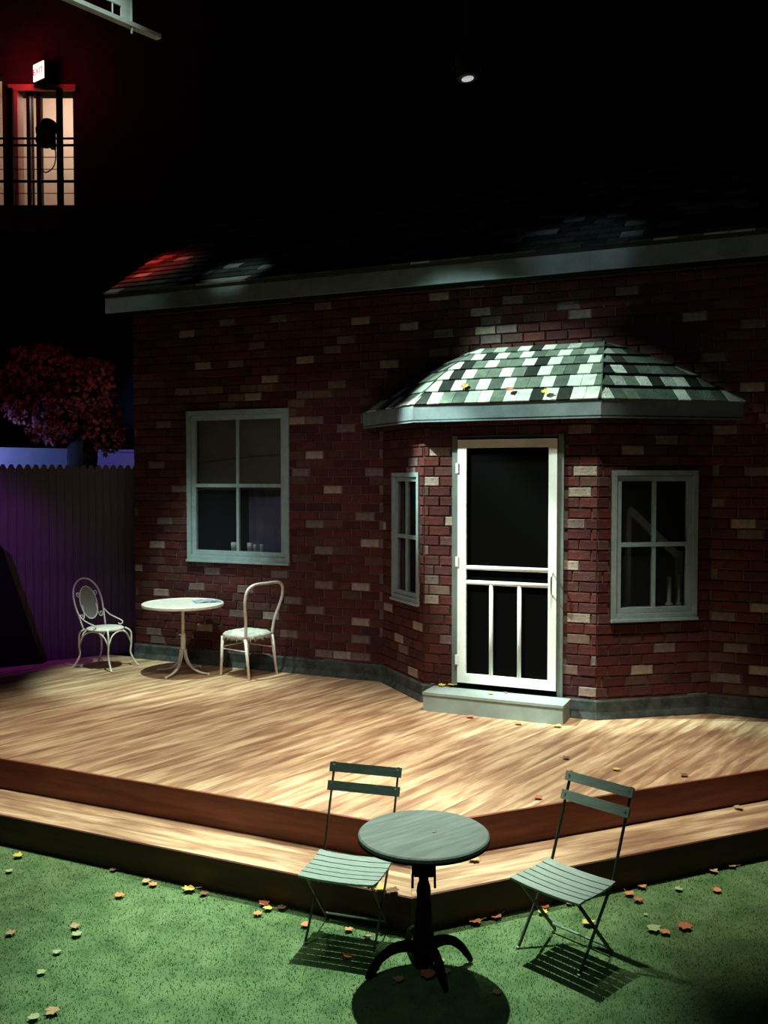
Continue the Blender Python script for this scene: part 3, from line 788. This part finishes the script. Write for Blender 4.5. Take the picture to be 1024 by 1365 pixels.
for a in (-112, -22, 68, 160):
    c, s_ = math.cos(R(a)), math.sin(R(a)); t_ = Vector((-s_, c, 0))
    q = MB()
    for k in (-1, 1):
        pr = [(.026, .245), (.045, .16), (.10, .075), (.19, .03), (.30, .014)]
        P = [Vector((c * r, s_ * r, z)) + t_ * (k * .011 * (1 - i * .1)) for i, (r, z) in enumerate(pr)]
        q.tube(smooth_pts(P, 4), .009, 6)
    lg = q.build('leg', M_IRON, wt, True)
    MB().lathe([(.016, 0), (.018, .01), (.012, .022), (.004, .026)], 10).build('foot', M_IRON, lg, True, M=Matrix.Translation((c * .315, s_ * .315, 0)))
mg = ground(281, 801.5, DZ + WZ)
md = empty('magazine', loc=(mg.x - .04, mg.y, DZ + WZ - .0028), rz=R(24)); tag(md, 'open blue and white magazine lying on the white table', 'magazine')
for s_ in (-1, 1):
    q = MB(); k = 6; vs = []
    for i in range(k + 1):
        x = s_ * .14 * i / k; z = .002 + .012 * math.sin(math.pi * min(1, (i / k) * 1.4)) * (1 - i / k * .6)
        vs += [(x, -.1, z), (x, .1, z), (x, -.1, z + .003), (x, .1, z + .003)]
    fs = []
    for i in range(k): a = i * 4; b = a + 4; fs += [(a, a + 1, b + 1, b), (a + 2, b + 2, b + 3, a + 3), (a, b, b + 2, a + 2), (a + 1, a + 3, b + 3, b + 1)]
    fs.append((k * 4, k * 4 + 1, k * 4 + 3, k * 4 + 2)); q.add(vs, fs).build('page', M_PAPER, md)

# ------------------------------------------------------------------ white hoop-back chair with cushion
bm_ = (Vector((-1.41, 9.615, 0)) + Vector((-1.18, 9.855, 0))) / 2
fd = Vector((-.80, .60, 0)).normalized()
hc = empty('hoop_back_chair', loc=(bm_.x + fd.x * .19, bm_.y + fd.y * .19, DZ), rz=rot_front(fd.x, fd.y))
tag(hc, 'white tubular hoop-back chair with a ragged pale cushion', 'chair')
hw = .195
# local +Y = front; x to the right of the sitter
P = smooth_pts([(-hw, -.175, .42), (-hw - .02, -.20, .60), (-hw - .075, -.245, .80), (-hw - .065, -.27, .93), (-hw + .02, -.285, .985), (0, -.287, .99),
                (hw - .02, -.285, .985), (hw + .065, -.27, .93), (hw + .075, -.245, .80), (hw + .02, -.20, .60), (hw, -.175, .42)], 5)
MB().tube(P, .0155, 8).build('backrest', M_IRON, hc, True)
for (x, y, fx, fy) in ((-hw, -.175, -hw - .01, -.235), (hw, -.175, hw + .01, -.235), (-hw + .01, .17, -hw - .005, .19), (hw - .01, .17, hw + .005, .19)):
    MB().tube([(x, y, .42), (fx, fy, .002)], [.019, .0125], 8).build('leg', M_IRON, hc, True)
MB().tube([(-hw + .005, .178, .31), (hw - .005, .178, .31)], .007, 6).build('stretcher', M_IRON, hc, True)
MB().tube([(hw - .005, .178, .29), (hw - .0, -.19, .29)], .007, 6).build('stretcher', M_IRON, hc, True)
MB().tube([(-hw + .005, .178, .29), (-hw, -.19, .29)], .007, 6).build('stretcher', M_IRON, hc, True)
q = MB(); n_ = 40; rad = .225; rg = random.Random(5)
def sq(a, r):                                           # rounded square outline
    c, s_ = math.cos(a), math.sin(a); k = (abs(c) ** 3 + abs(s_) ** 3) ** (1 / 3.0); return c * r / k, s_ * r / k
rings = [(.93, .412), (1.0, .425), (1.0, .445), (.9, .462), (.6, .472), (.25, .474), (.02, .473)]
vs = []; fs = []
for (f, z) in rings:
    for j in range(n_):
        x, y = sq(2 * math.pi * j / n_, rad * f); vs.append((x, y, z + rg.uniform(-.004, .004)))
for i in range(len(rings) - 1):
    for j in range(n_): j2 = (j + 1) % n_; fs.append((i * n_ + j, i * n_ + j2, (i + 1) * n_ + j2, (i + 1) * n_ + j))
fs.append(tuple((len(rings) - 1) * n_ + j for j in range(n_))); fs.append(tuple(reversed(range(n_))))
cu = q.add(vs, fs).build('cushion', M_CUSH, hc, True)
q = MB()
for j in range(64):
    a0, a1 = 2 * math.pi * j / 64, 2 * math.pi * (j + .9) / 64; dp = rg.uniform(.015, .06)
    x0, y0 = sq(a0, rad * 1.005); x1, y1 = sq(a1, rad * 1.005); xm_, ym_ = sq((a0 + a1) / 2, rad * 1.04)
    q.add([(x0, y0, .435), (x1, y1, .435), (xm_, ym_, .435 - dp), (x0 * .97, y0 * .97, .435), (x1 * .97, y1 * .97, .435)], [(0, 1, 2), (3, 2, 4), (0, 2, 3), (1, 4, 2)])
q.build('fringe', M_FRINGE, cu)

# ------------------------------------------------------------------ white wrought iron chair
fd = Vector((.91, -.42, 0)).normalized()
ic = empty('wrought_iron_chair', loc=(-3.07, 10.27, DZ), rz=rot_front(fd.x, fd.y)); tag(ic, 'white wrought iron chair with an oval mesh back beside the fence', 'chair')
SR = .20
MB().lathe([(SR - .012, .412), (SR, .418), (SR, .432), (SR - .015, .440), (.01, .438)], 36).build('seat', M_IRON, ic, True)
bx = .19
def lean(z): return -.15 - (z - .43) * .30
hp = [(-bx * .92, .43), (-bx * 1.06, .60), (-bx * 1.12, .74), (-bx * .95, .86), (-bx * .52, .94), (0, .965)]
hp = hp + [(-x, z) for x, z in hp[-2::-1]]
MB().tube(smooth_pts([(x, lean(z), z) for x, z in hp], 5), .0095, 8).build('back_hoop', M_IRON, ic, True)
ov = []; cz, rx_, rz_ = .70, .128, .175
for i in range(40):
    a = 2 * math.pi * i / 40; z = cz + rz_ * math.sin(a); ov.append((rx_ * math.cos(a), lean(z), z))
md_ = MB().tube(ov, .0065, 6, closed=True).build('medallion', M_IRON, ic, True)
q = MB()                                               # woven wire panel inside the oval
for i in range(-13, 14):
    x = i * .0078; h_ = rz_ * math.sqrt(max(0, 1 - (x / rx_) ** 2))
    if h_ > .01: q.bar((x, lean(cz - h_), cz - h_), (x, lean(cz + h_), cz + h_), .0046, .002, up=(0, 1, 0))
for i in range(-19, 20):
    dz_ = i * .0078; w_ = rx_ * math.sqrt(max(0, 1 - (dz_ / rz_) ** 2)); z = cz + dz_
    if w_ > .01: q.bar((-w_, lean(z) + .002, z), (w_, lean(z) + .002, z), .002, .0046)
q.build('wire_panel', M_MESHP, md_)
def scroll(cx, cz_, r0, turns, a0, sgn):
    return [(cx + sgn * (r0 * (1 - i / 26 * .72)) * math.cos(R(a0) + i / 26 * turns * 6.283), 0, cz_ + (r0 * (1 - i / 26 * .72)) * math.sin(R(a0) + i / 26 * turns * 6.283)) for i in range(27)]
for sg in (-1, 1):
    P = [Vector((x, lean(z), z)) for x, _, z in scroll(sg * .135, .80, .034, 1.2, 150, sg)]
    MB().tube(P, .0055, 6).build('scroll', M_IRON, ic, True)
    P = [Vector((sg * .105, lean(.68), .68)), Vector((sg * .108, lean(.60), .60)), Vector((sg * .115, lean(.56), .56))] + [Vector((x, lean(z), z)) for x, _, z in scroll(sg * .15, .565, .034, 1.1, 190, sg)]
    MB().tube(P, .0055, 6).build('scroll', M_IRON, ic, True)
    P = smooth_pts([(sg * bx * 1.08, lean(.62), .62), (sg * .215, -.13, .55), (sg * .225, -.03, .51), (sg * .22, .045, .485), (sg * .212, .06, .458), (sg * .205, .03, .446), (sg * .2, .015, .46)], 5)
    MB().tube(P, .007, 6).build('arm', M_IRON, ic, True)
feet = [(-.20, .25), (.20, .25), (-.19, -.26), (.19, -.26)]
for fx, fy in feet:
    kx, ky = (fx * .70, fy * .62)
    P = smooth_pts([(kx, ky, .425), (fx * .90, fy * .80, .38), (fx * .93, fy * .82, .26), (fx * .90, fy * .80, .14), (fx * 1.02, fy * 1.0, .03), (fx * 1.1, fy * 1.1, .004)], 5)
    MB().tube(P, [.010] * (len(P) - 3) + [.0095, .009, .011], 8).build('leg', M_IRON, ic, True)
for (a, b) in ((feet[0], feet[1]), (feet[1], feet[3]), (feet[3], feet[2]), (feet[2], feet[0])):
    A, B = Vector((a[0] * .9, a[1] * .8, .26)), Vector((b[0] * .9, b[1] * .8, .26)); m_ = (A + B) / 2
    P = smooth_pts([A, A.lerp(m_, .35) + Vector((0, 0, .11)), m_ + Vector((0, 0, .148)), B.lerp(m_, .35) + Vector((0, 0, .11)), B], 5)
    MB().tube(P, .0075, 6).build('arch_brace', M_IRON, ic, True)

# ------------------------------------------------------------------ fence, wall beyond, tree
f0 = ground(0, 892, DZ); f1 = ground(183, 872, DZ); fdv = (f1 - f0).normalized()
f1 = f1 + fdv * .0
FF_ = Frame(f1 - fdv * 2.7 + Vector((-.10, .12, 0)), fdv)
fh = FF_.hit(60, 619)[1]
fe = empty('picket_fence', FF_.M); tag(fe, 'tall dark wooden fence with pointed pickets beside the house', 'fence')
pw = .088; n_ = int(2.93 / pw); pm = {}
for i in range(n_):
    hh = fh + random.uniform(-.006, .006); key = i % 4
    if key not in pm:
        q = MB(); a, b = .002, pw - .002
        poly = [(a, 0), (b, 0), (b, fh - .055), ((a + b) / 2 + .016, fh - .006), ((a + b) / 2, fh), ((a + b) / 2 - .016, fh - .006), (a, fh - .055)]
        q.hexa([Vector((x, .0, z)) for x, z in poly], [Vector((x, .018, z)) for x, z in poly][::1]); pm[key] = q
        me = bpy.data.meshes.new('picket'); me.from_pydata(q.v, [], q.f); me.materials.append(M_FENCE); me.update(); pm[key] = me
    link('picket', pm[key], fe, Matrix.Translation((i * pw, random.uniform(0, .004), 0)))
for z in (.35, fh - .35): MB().box(0, n_ * pw, .024, .06, z - .04, z + .04).build('rail', M_FENCE, fe)
# pale wall beyond the fence
FB = Frame(FF_.w(-1.6, 1.1, 0), fdv)
zb = FB.hit(60, 597.5)[1]
LB = FB.hit(181, 610)[0]; bw = MB(); bw.box(0, LB, 0, .12, -DZ, zb); bw.box(0, LB, -.015, .135, zb - .03, zb + .001)
tag(bw.build('wall_beyond', M_FWALL, M=FB.M), 'pale low wall lit blue behind the fence', kind='structure')
# tree
tx = FF_.hit(112, 620, .55)[0]; tb0 = FF_.w(tx, .55, 0)
tr = empty('maple_tree', loc=(tb0.x, tb0.y, 0)); tag(tr, 'dark trunked tree with red leaves behind the fence', 'tree')
q = MB(); rg = random.Random(21)
q.tube(smooth_pts([(.05, 0, 0), (.02, 0, 1.2), (0, 0, 2.2), (-.02, 0, 2.75), (0, .02, 3.1)], 4), [.20, .20, .195, .19, .19, .185, .18, .18, .175, .17, .165, .17, .18, .17, .14, .11, .10], 10)
q.build('trunk', M_BARK, tr, True)
tips = []
for i, (ex, ey, ez) in enumerate([(-.75, -.1, 3.45), (-.45, .15, 3.75), (-.1, -.2, 3.85), (.25, .1, 3.55), (.42, -.15, 3.2), (-.5, -.2, 3.2)]):
    P = smooth_pts([(0, 0, 2.85), (ex * .4, ey * .4, 2.85 + (ez - 2.85) * .5), (ex, ey, ez)], 4)
    MB().tube(P, [.07 - .055 * k / (len(P) - 1) for k in range(len(P))], 6).build('branch', M_BARK, tr, True)
fo = MB()
maple = [(0, -.5), (.18, -.25), (.5, -.2), (.3, .02), (.42, .3), (.12, .22), (0, .55), (-.12, .22), (-.42, .3), (-.3, .02), (-.5, -.2), (-.18, -.25)]
star = [(0, -.42), (.24, -.34), (.5, -.16), (.38, .04), (.40, .30), (.20, .30), (0, .55), (-.20, .30), (-.40, .30), (-.38, .04), (-.5, -.16), (-.24, -.34)]
def leaf_verts(sz, M_, curl=.15):
    return [M_ @ Vector((x * sz, y * sz, sz * (curl * (x * x + y * y) * 2))) for x, y in maple]
blobs = [(-.55, 0, 3.35, .42, .26), (-.1, -.05, 3.35, .45, .32), (.28, -.05, 3.05, .26, .28), (-.75, 0, 3.7, .35, .2), (-.2, 0, 3.75, .5, .22), (.15, -.1, 3.45, .3, .25), (-.35, -.1, 3.05, .3, .16), (-.5, 0, 3.95, .4, .16), (.1, 0, 3.75, .3, .2), (-.95, 0, 3.45, .25, .16)]
for bx_, by_, bz_, br_, bh_ in blobs:
    for _ in range(int(900 * br_)):
        while True:
            u3 = [rg.uniform(-1, 1) for _ in range(3)]
            if .25 < sum(t * t for t in u3) < 1: break
        M_ = Matrix.Translation((bx_ + u3[0] * br_, by_ + u3[1] * .35, bz_ + u3[2] * bh_)) @ Matrix.Rotation(rg.uniform(0, 6.28), 4, 'Z') @ Matrix.Rotation(R(rg.uniform(25, 115)), 4, 'X') @ Matrix.Rotation(rg.uniform(0, 6.28), 4, 'Z')
        fo.add(leaf_verts(rg.uniform(.05, .085), M_, .3), [tuple(range(12))], rg.randrange(3))
o = fo.build('foliage', M_LEAFR, tr); o['kind'] = 'stuff'
# black slab standing in for the wedge of shadow on the fence
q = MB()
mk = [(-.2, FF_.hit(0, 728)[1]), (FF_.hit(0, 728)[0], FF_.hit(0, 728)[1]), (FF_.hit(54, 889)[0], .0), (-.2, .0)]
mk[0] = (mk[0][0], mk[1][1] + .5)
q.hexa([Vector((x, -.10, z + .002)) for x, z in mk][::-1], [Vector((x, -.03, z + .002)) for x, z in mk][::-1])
tag(q.build('shadow_wedge', M_BLACK, M=FF_.M), 'black slanting wedge standing in for a shadow on the fence', 'flat')

# ------------------------------------------------------------------ building with lit doorway, up at the left
YB = 14.0
def bw_pt(px, py, y): d = ray(px, py); t = y / d.y; return Vector((d.x * t, y, HG + d.z * t))
d0 = bw_pt(20, 296, YB); d1 = bw_pt(97, 122, YB)
e1 = bw_pt(2.5, 100, YB)
BX0, BX1, BZ1 = -8.5, 9.0, 10.5
q = MB(); Y0, Y1 = YB, YB + .25
q.box(BX0, e1.x - 1.1, Y0, Y1, 0, BZ1); q.box(e1.x - 1.1, e1.x, Y0, Y1, 0, d0.z); q.box(e1.x - 1.1, e1.x, Y0, Y1, d1.z + .25, BZ1)
q.box(e1.x, d0.x, Y0, Y1, 0, BZ1); q.box(d0.x, d1.x, Y0, Y1, 0, d0.z); q.box(d0.x, d1.x, Y0, Y1, d1.z, BZ1); q.box(d1.x, BX1, Y0, Y1, 0, BZ1)
tag(q.build('wall_far', M_BLDG), 'dark theatre wall behind the set with a lit doorway', kind='structure')
q = MB(); q.box(BX0, -3.5, Y1 + 1.7, Y1 + 1.8, d0.z - .1, d1.z + .8); q.box(BX0, -3.5, Y1, Y1 + 1.8, d0.z - .12, d0.z - .001); q.box(BX0, -3.5, Y1, Y1 + 1.8, d1.z + .7, d1.z + .8)
q.box(-3.6, -3.5, Y1, Y1 + 1.8, d0.z, d1.z + .7); q.box(BX0, BX0 + .1, Y1, Y1 + 1.8, d0.z, d1.z + .7)
tag(q.build('wall_corridor', M_ROOM), 'warm lit corridor walls beyond the upper doorway', kind='structure')
l = bpy.data.lights.new('corridor_lamp', 'POINT'); l.energy = 34; l.color = (1, .86, .74); l.shadow_soft_size = .15
lo = bpy.data.objects.new('corridor_lamp', l); COL.objects.link(lo); lo.location = (d1.x - .6, Y1 + .8, d1.z + .25)
dd = empty('door_2', loc=(0, 0, 0)); tag(dd, 'upper doorway with pale jambs and a narrow side light', kind='structure')
def jamb(px0, px1, m, y0, y1, nm, zt=None):
    a, b = bw_pt(px0, 200, YB).x, bw_pt(px1, 200, YB).x
    MB().box(a, b, y0, y1, d0.z, zt or d1.z).build(nm, m, dd)
jamb(20, 25, M_ROOM, YB - .03, YB + .2, 'jamb'); jamb(34, 38.5, M_RAIL, YB + .05, YB + .12, 'mullion'); jamb(41, 42.5, M_RAIL, YB + .05, YB + .1, 'mullion'); jamb(47, 53, M_RAIL, YB + .05, YB + .15, 'door_edge')
MB().box(d0.x - .06, d1.x + .05, YB - .04, YB - .002, d1.z, d1.z + .09).build('head_casing', M_ROOM, dd)
# balcony and railing
yr = 13.1
r0, r1 = bw_pt(-70, 297, yr), bw_pt(104, 287, yr)
q = MB(); q.box(-8.0, 3.0, yr - .05, YB - .001, d0.z - .40, d0.z - .03); tag(q.build('floor_balcony', M_BLDG), 'dark balcony slab below the upper doorway', kind='structure')
rl = empty('balcony_railing', loc=(r0.x, yr, d0.z)); tag(rl, 'black balcony railing of posts and thin horizontal rods before the lit doorway', 'railing')
def rz_(py): return bw_pt(60, py, yr).z - d0.z
x_end = bw_pt(101, 200, yr).x - r0.x
for px, wd_ in ((14.5, .075), (80, .075)):
    x = bw_pt(px, 200, yr).x - r0.x; ztop = rz_(118)
    MB().box(x - wd_ / 2, x + wd_ / 2, -.03, .03, -.03, ztop).build('post', M_RAIL, rl)
for py, r in ((186, .016), (195, .018), (243, .020)): MB().tube([(0, -.04, rz_(py)), (x_end, -.04, rz_(py))], r, 8).build('rail', M_RAIL, rl, True)
for py in (211, 227, 259, 275): MB().tube([(0, -.04, rz_(py)), (x_end, -.04, rz_(py))], .006, 6).build('rod', M_RAIL, rl, True)
# stage lamp clamped on the railing
c = bw_pt(62, 178, yr - .34)
sl = empty('stage_light', loc=c); tag(sl, 'black stage light clamped to the balcony railing before the lit doorway', 'stage light')
Mx = Matrix.Rotation(R(35), 4, 'Z') @ Matrix.Rotation(R(62), 4, 'X')
MB().lathe([(.08, -.19), (.11, -.16), (.12, .02), (.10, .06), (.105, .17), (.095, .17), (.09, .08)], 20).build('housing', M_RAIL, sl, True, M=Mx)
MB().tube(smooth_pts([(-.13, 0, 0), (-.14, .05, .12), (0, .09, .17), (.14, .05, .12), (.13, 0, 0)], 5), .012, 6).build('yoke', M_RAIL, sl, True)
MB().box(-.03, .03, .08, .285, -.12, .18).build('clamp', M_RAIL, sl)
MB().tube(smooth_pts([(.02, .1, -.06), (.10, .05, -.22), (.09, .02, -.42), (-.03, .05, -.5), (-.12, .1, -.42)], 5), .009, 6).build('cable', M_RAIL, sl, True)
# exit sign
c = bw_pt(51, 95, YB - .22)
ex = empty('exit_sign', loc=c, rz=R(-38)); tag(ex, 'glowing red exit sign above the upper doorway', 'exit sign')
MB().box(-.14, .14, .012, .035, -.13, .13).build('case', M_RAIL, ex)
MB().box(-.13, .13, .0, .011, -.12, .12).build('face', emit('exit glow', (1, .50, .46), 3.2), ex)
MB().tube([(0, .03, .12), (0, .03, .2), (-.136, .178, .2)], .012, 6).build('bracket', M_RAIL, ex)
cu_ = bpy.data.curves.new('EXIT', 'FONT'); cu_.body = 'EXIT'; cu_.size = .125; cu_.align_x = 'CENTER'; cu_.align_y = 'CENTER'; cu_.extrude = .002
tmp = bpy.data.objects.new('tmp', cu_); COL.objects.link(tmp)
bpy.context.view_layer.update()
me = bpy.data.meshes.new_from_object(tmp.evaluated_get(bpy.context.evaluated_depsgraph_get())); bpy.data.objects.remove(tmp)
me.materials.clear(); me.materials.append(emit('exit letters', (1, .05, .04), 1.0))
link('lettering', me, ex, Matrix.Translation((0, -.004, 0)) @ Matrix.Rotation(R(90), 4, 'X'))
l = bpy.data.lights.new('exit_sign_lamp', 'POINT'); l.energy = 8; l.color = (1, .02, .05); l.shadow_soft_size = .08
lo = bpy.data.objects.new('exit_sign_lamp', l); COL.objects.link(lo); lo.location = c + Vector((.02, -.16, 0))

# ------------------------------------------------------------------ overhead steelwork
bz = 7.0
def ceil_pt(px, py, z): d = ray(px, py); t = (z - HG) / d.z; return Vector((d.x * t, d.y * t, z))
a = ceil_pt(60, -14, bz); b = ceil_pt(212, 51, bz); dv = (b - a).normalized()
Bm = Matrix.Translation(a) @ Matrix.Rotation(math.atan2(dv.y, dv.x), 4, 'Z'); Ln = (b - a).length
ob = empty('overhead_beam', Bm); tag(ob, 'pale steel beam with a bracket plate high above the stage', 'beam')
MB().box(-1.5, Ln, -.04, .04, -.012, .03).build('flange', M_BEAM, ob)
def along(px): 
    r = ray(px, 20); nrm = Vector((-dv.y, dv.x)); t = (a.x * nrm.x + a.y * nrm.y) / (r.x * nrm.x + r.y * nrm.y); p = Vector((r.x * t, r.y * t, 0)); return (p - Vector((a.x, a.y, 0))).dot(dv)
s1, s2, s3 = along(128), along(161), along(175)
q = MB(); q.box(s2, s3, -.01, .01, .03, .9); q.box(s1 - .8, s2, -.01, .01, .155, .9); q.build('bracket_plate', M_BEAM, ob)
MB().tube([(along(150), 0, .03), (along(150), 0, .16)], .008, 6).build('rod', M_BEAM, ob)
MB().tube([(s3 - .01, -.02, .25), (s3 - .01, -.02, -.08)], .011, 6).build('bolt', M_BEAM, ob)
# lantern whose lens is given a faint glow in the dark above the roof
c = bw_pt(622, 94, 7.0)
lt = empty('hanging_lantern', loc=c); tag(lt, 'dark hanging stage lantern with a faint pale lens above the roof', 'stage light')
Mx = Matrix.Rotation(R(-8), 4, 'Y') @ Matrix.Rotation(R(178), 4, 'X')
MB().lathe([(.05, -.16), (.075, -.12), (.08, .05), (.075, .06)], 20).build('housing', M_RAIL, lt, True, M=Mx)
MB().lathe([(.045, .058), (.045, .064), (.02, .07)], 20).build('lens', emit('lens leak', (.62, .68, .72), .6), lt, True, M=Mx)
MB().tube(smooth_pts([(-.1, 0, 0), (-.1, 0, .16), (0, 0, .22), (.1, 0, .16), (.1, 0, 0)], 4), .01, 6).build('yoke', M_RAIL, lt, True)
MB().tube([(0, 0, .2), (0, 0, .9)], .016, 8).build('hanger', M_RAIL, lt, True)

# ------------------------------------------------------------------ fallen leaves
rg = random.Random(4)
LM = {}
def leaf_mesh(col, k):
    if (col, k) not in LM:
        r2 = random.Random(hash((col, k)) % 1000 if False else (len(col) * 31 + k * 7)); sz = 1
        out = []; N_ = len(star)
        vs = [(0, 0, .02)]
        for x, y in star: vs.append((x * r2.uniform(.85, 1.1), y * r2.uniform(.9, 1.1), (x * x * r2.uniform(.1, .7) + y * y * r2.uniform(.1, .6)) + .01))
        top = len(vs); vs += [(x, y, z - .02) for x, y, z in vs]
        fs = []
        for i in range(N_):
            a, b = 1 + i, 1 + (i + 1) % N_
            fs += [(0, a, b), (top, top + b, top + a), (a, top + a, top + b, b)]
        m_ = MB().add(vs, fs)
        m_.tube([(0, -.45, .05), (.03, -.7, .06), (.05, -.9, .10)], .025, 5)
        me = bpy.data.meshes.new('leaf'); me.from_pydata(m_.v, [], m_.f); me.materials.append(LEAF[col]); me.update(); LM[(col, k)] = me
    return LM[(col, k)]
def fallen(px, py, z, col, size, label, group=None, k=None, loc=None, Mrot=None):
    p = loc or ground(px, py, z)
    k = rg.randrange(4) if k is None else k
    M_ = Matrix.Translation((p.x, p.y, p.z + .0125 * size / .07)) @ (Mrot or Matrix.Identity(4)) @ Matrix.Rotation(rg.uniform(0, 6.28), 4, 'Z') @ Matrix.Rotation(R(rg.uniform(-6, 6)), 4, 'X') @ Matrix.Scale(size, 4)
    o = link('fallen_leaf', leaf_mesh(col, k), None, M_); tag(o, label, 'leaf', group); return o
word = {'yellow': 'yellow', 'orange': 'orange', 'red': 'red-orange', 'brown': 'dark brown', 'tan': 'dry tan', 'green': 'pale green'}
LAWN = [
 (24,1143,'yellow',.07,'yellow fallen leaf on bare turf near the wooden step, beside a pale green one'), (12,1163,'green',.055,'pale green fallen leaf on bare turf next to a yellow one near the step'),
 (75,1141,'brown',.045,'small dark brown leaf against the foot of the low riser, past the yellow leaf'), (151,1161,'brown',.05,'dark brown leaf tucked at the riser foot, alone along the step'),
 (195,1177,'tan',.06,'dry tan leaf touching an orange leaf close to the step'), (204,1181,'orange',.06,'orange leaf touching a dry tan leaf close to the step'),
 (159,1196,'orange',.065,'orange leaf lying alone on bright turf a hand from the step'), (252,1188,'yellow',.085,'large yellow leaf on the turf beside a brown one near the step'),
 (272,1193,'brown',.06,'dark brown leaf next to the large yellow leaf near the step'), (352,1207,'red',.07,'red-orange leaf topmost in a cluster of three by the step'),
 (357,1213,'yellow',.06,'yellow leaf in the middle of a cluster of three by the step'), (344,1220,'orange',.06,'orange leaf farthest from the step in the cluster of three'),
 (376,1212,'brown',.06,'dark brown leaf standing against the riser beside the cluster of three'), (100,1237,'tan',.06,'dry tan leaf paired with a pale green leaf on open turf'),
 (102,1248,'green',.065,'pale green leaf paired with a dry tan leaf on open turf'), (14,1246,'tan',.06,'dry tan leaf lying alone on open turf, no other leaf near'),
 (76,1271,'green',.05,'pale green leaf alone in the open turf, below a tan and green pair'), (55,1298,'green',.05,'narrow pale green leaf alone on dim open turf'),
 (70,1351,'tan',.07,'dry tan leaf farthest from the step, beside a pale green one'), (45,1359,'green',.06,'pale green leaf farthest from the step, beside a dry tan one'),
 (407,1235,'orange',.06,'orange leaf behind the front leg of the folding chair by the step'), (465,1241,'orange',.055,'orange leaf just behind the crossbar under the folding chair'),
 (490,1251,'tan',.05,'dry tan leaf under the folding chair near its crossbar'), (463,1277,'orange',.055,'orange leaf lying in the slatted shadow under the folding chair'),
 (571,1303,'red',.085,'large red-orange leaf beneath the dark round table'), (532,1308,'tan',.06,'dry tan leaf at the edge of the dark round table shadow'),
 (594,1297,'green',.06,'pale green leaf behind the foot of the dark round table'), (663,1325,'tan',.05,'dry tan sliver of leaf in the paler table shadow'), (590,1281,'tan',.028,'tiny pale leaf scrap under the arched table leg'),
 (634,1231,'orange',.075,'orange five-pointed leaf by the step between table and chair'), (662,1224,'orange',.065,'orange leaf touching the riser between table and chair'),
 (784,1233,'yellow',.075,'bright yellow leaf behind the crossed legs of the chair standing clear'), (724,1218,'yellow',.065,'yellow leaf under a red-orange one beside a chair leg'),
 (727,1211,'red',.055,'red-orange leaf on a yellow one beside a chair leg'), (759,1206,'tan',.04,'small dry tan leaf at the riser behind the clear-standing chair'),
 (856,1184,'orange',.062,'orange leaf nearest the riser in a trio beside the clear-standing chair'), (839,1194,'orange',.065,'orange leaf in the trio, the one closest to the chair back'),
 (851,1202,'red',.065,'red-orange leaf in the trio beside the clear-standing chair'), (905,1187,'green',.055,'pale green leaf alone on dark turf near the riser'),
 (956,1189,'orange',.06,'orange leaf alone on dark turf, beyond the pale green one'), (951,1163,'tan',.065,'dry tan leaf against the dark riser, paired with another'),
 (975,1156,'tan',.07,'dry tan leaf against the dark riser, larger of the pair'), (872,1241,'green',.08,'pale green leaf overlapping an orange one on dark turf'),
 (887,1245,'orange',.065,'orange leaf overlapping a pale green one on dark turf'), (913,1238,'red',.08,'red-orange leaf alone on dark turf next to an overlapping pair'),
 (861,1220,'green',.028,'tiny pale green leaf scrap on dark turf')]
for x, y, c_, sz_, lb_ in LAWN: fallen(x, y, .004, c_, sz_, lb_, 'fallen leaves on the turf')
for x, y, c_, lb_ in [(496,1139,'orange','orange leaf standing against the upper riser behind the table'), (509,1187,'yellow','yellow leaf on the lower step edge by the chair seat'),
 (524,1190,'brown','dark brown leaf on the lower step edge next to a yellow one'), (632,1148,'tan','dry tan leaf on the lower step beside the table'), (985,1079,'tan','dry tan leaf on the dim end of the lower step')]:
    fallen(x, y, TZ + .001, c_, .07, lb_, 'fallen leaves on the step')
for x, y, c_, lb_ in [(822,1027,'yellow','yellow leaf on the deck behind the chair back'), (912,1035,'brown','dark brown leaf at the front edge of the deck'),
 (718,1065,'red','red-orange leaf near the deck edge beside the chair back'), (755,1012,'brown','dark brown leaf on the middle of the deck')]:
    fallen(x, y, DZ + .001, c_, .06, lb_, 'fallen leaves on the deck')
for x, y, c_, lb_ in [(627,957,'red','red-orange leaf on the deck against the doorstep front'), (691,966,'orange','orange leaf on the deck against the doorstep front'), (743,969.5,'yellow','yellow leaf on the deck at the doorstep corner')]:
    fallen(x, y, DZ + .001, c_, .075, lb_, 'fallen leaves on the deck')
for x, y, c_, sz_, lb_ in [(589,915,'yellow',.07,'yellow leaf on the doorstep beside a brown one'), (603,915.5,'yellow',.09,'large yellow leaf on the doorstep below the door hinge'), (577,913,'brown',.05,'dark brown leaf at the end of the doorstep'),
 (654,925.5,'orange',.05,'orange leaf at the front edge of the doorstep'), (674,924,'brown',.04,'small dark brown leaf in the middle of the doorstep')]:
    fallen(x, y, DZ + SH_ + .001, c_, sz_, lb_, 'fallen leaves on the doorstep')
# three on the bay roof
fn = (E[2] - E[1]).cross(Tb - E[2]).normalized(); Fw_inv = FW.M.inverted()
for x, y, c_ in [(619.5, 517, 'orange'), (679, 521, 'red'), (727, 524, 'yellow')]:
    d = Fw_inv.to_3x3() @ ray(x, y); O = Fw_inv @ Vector((0, 0, HG)); P0 = E[1] + fn * .045
    t = (P0 - O).dot(fn) / d.dot(fn); p = FW.M @ (O + d * t)
    rot = (FW.M.to_3x3() @ fn).to_track_quat('Z', 'Y').to_matrix().to_4x4()
    fallen(0, 0, 0, c_, .08, word[c_] + ' fallen leaf on the shingled bay roof', 'leaves on the bay roof', loc=p, Mrot=rot)
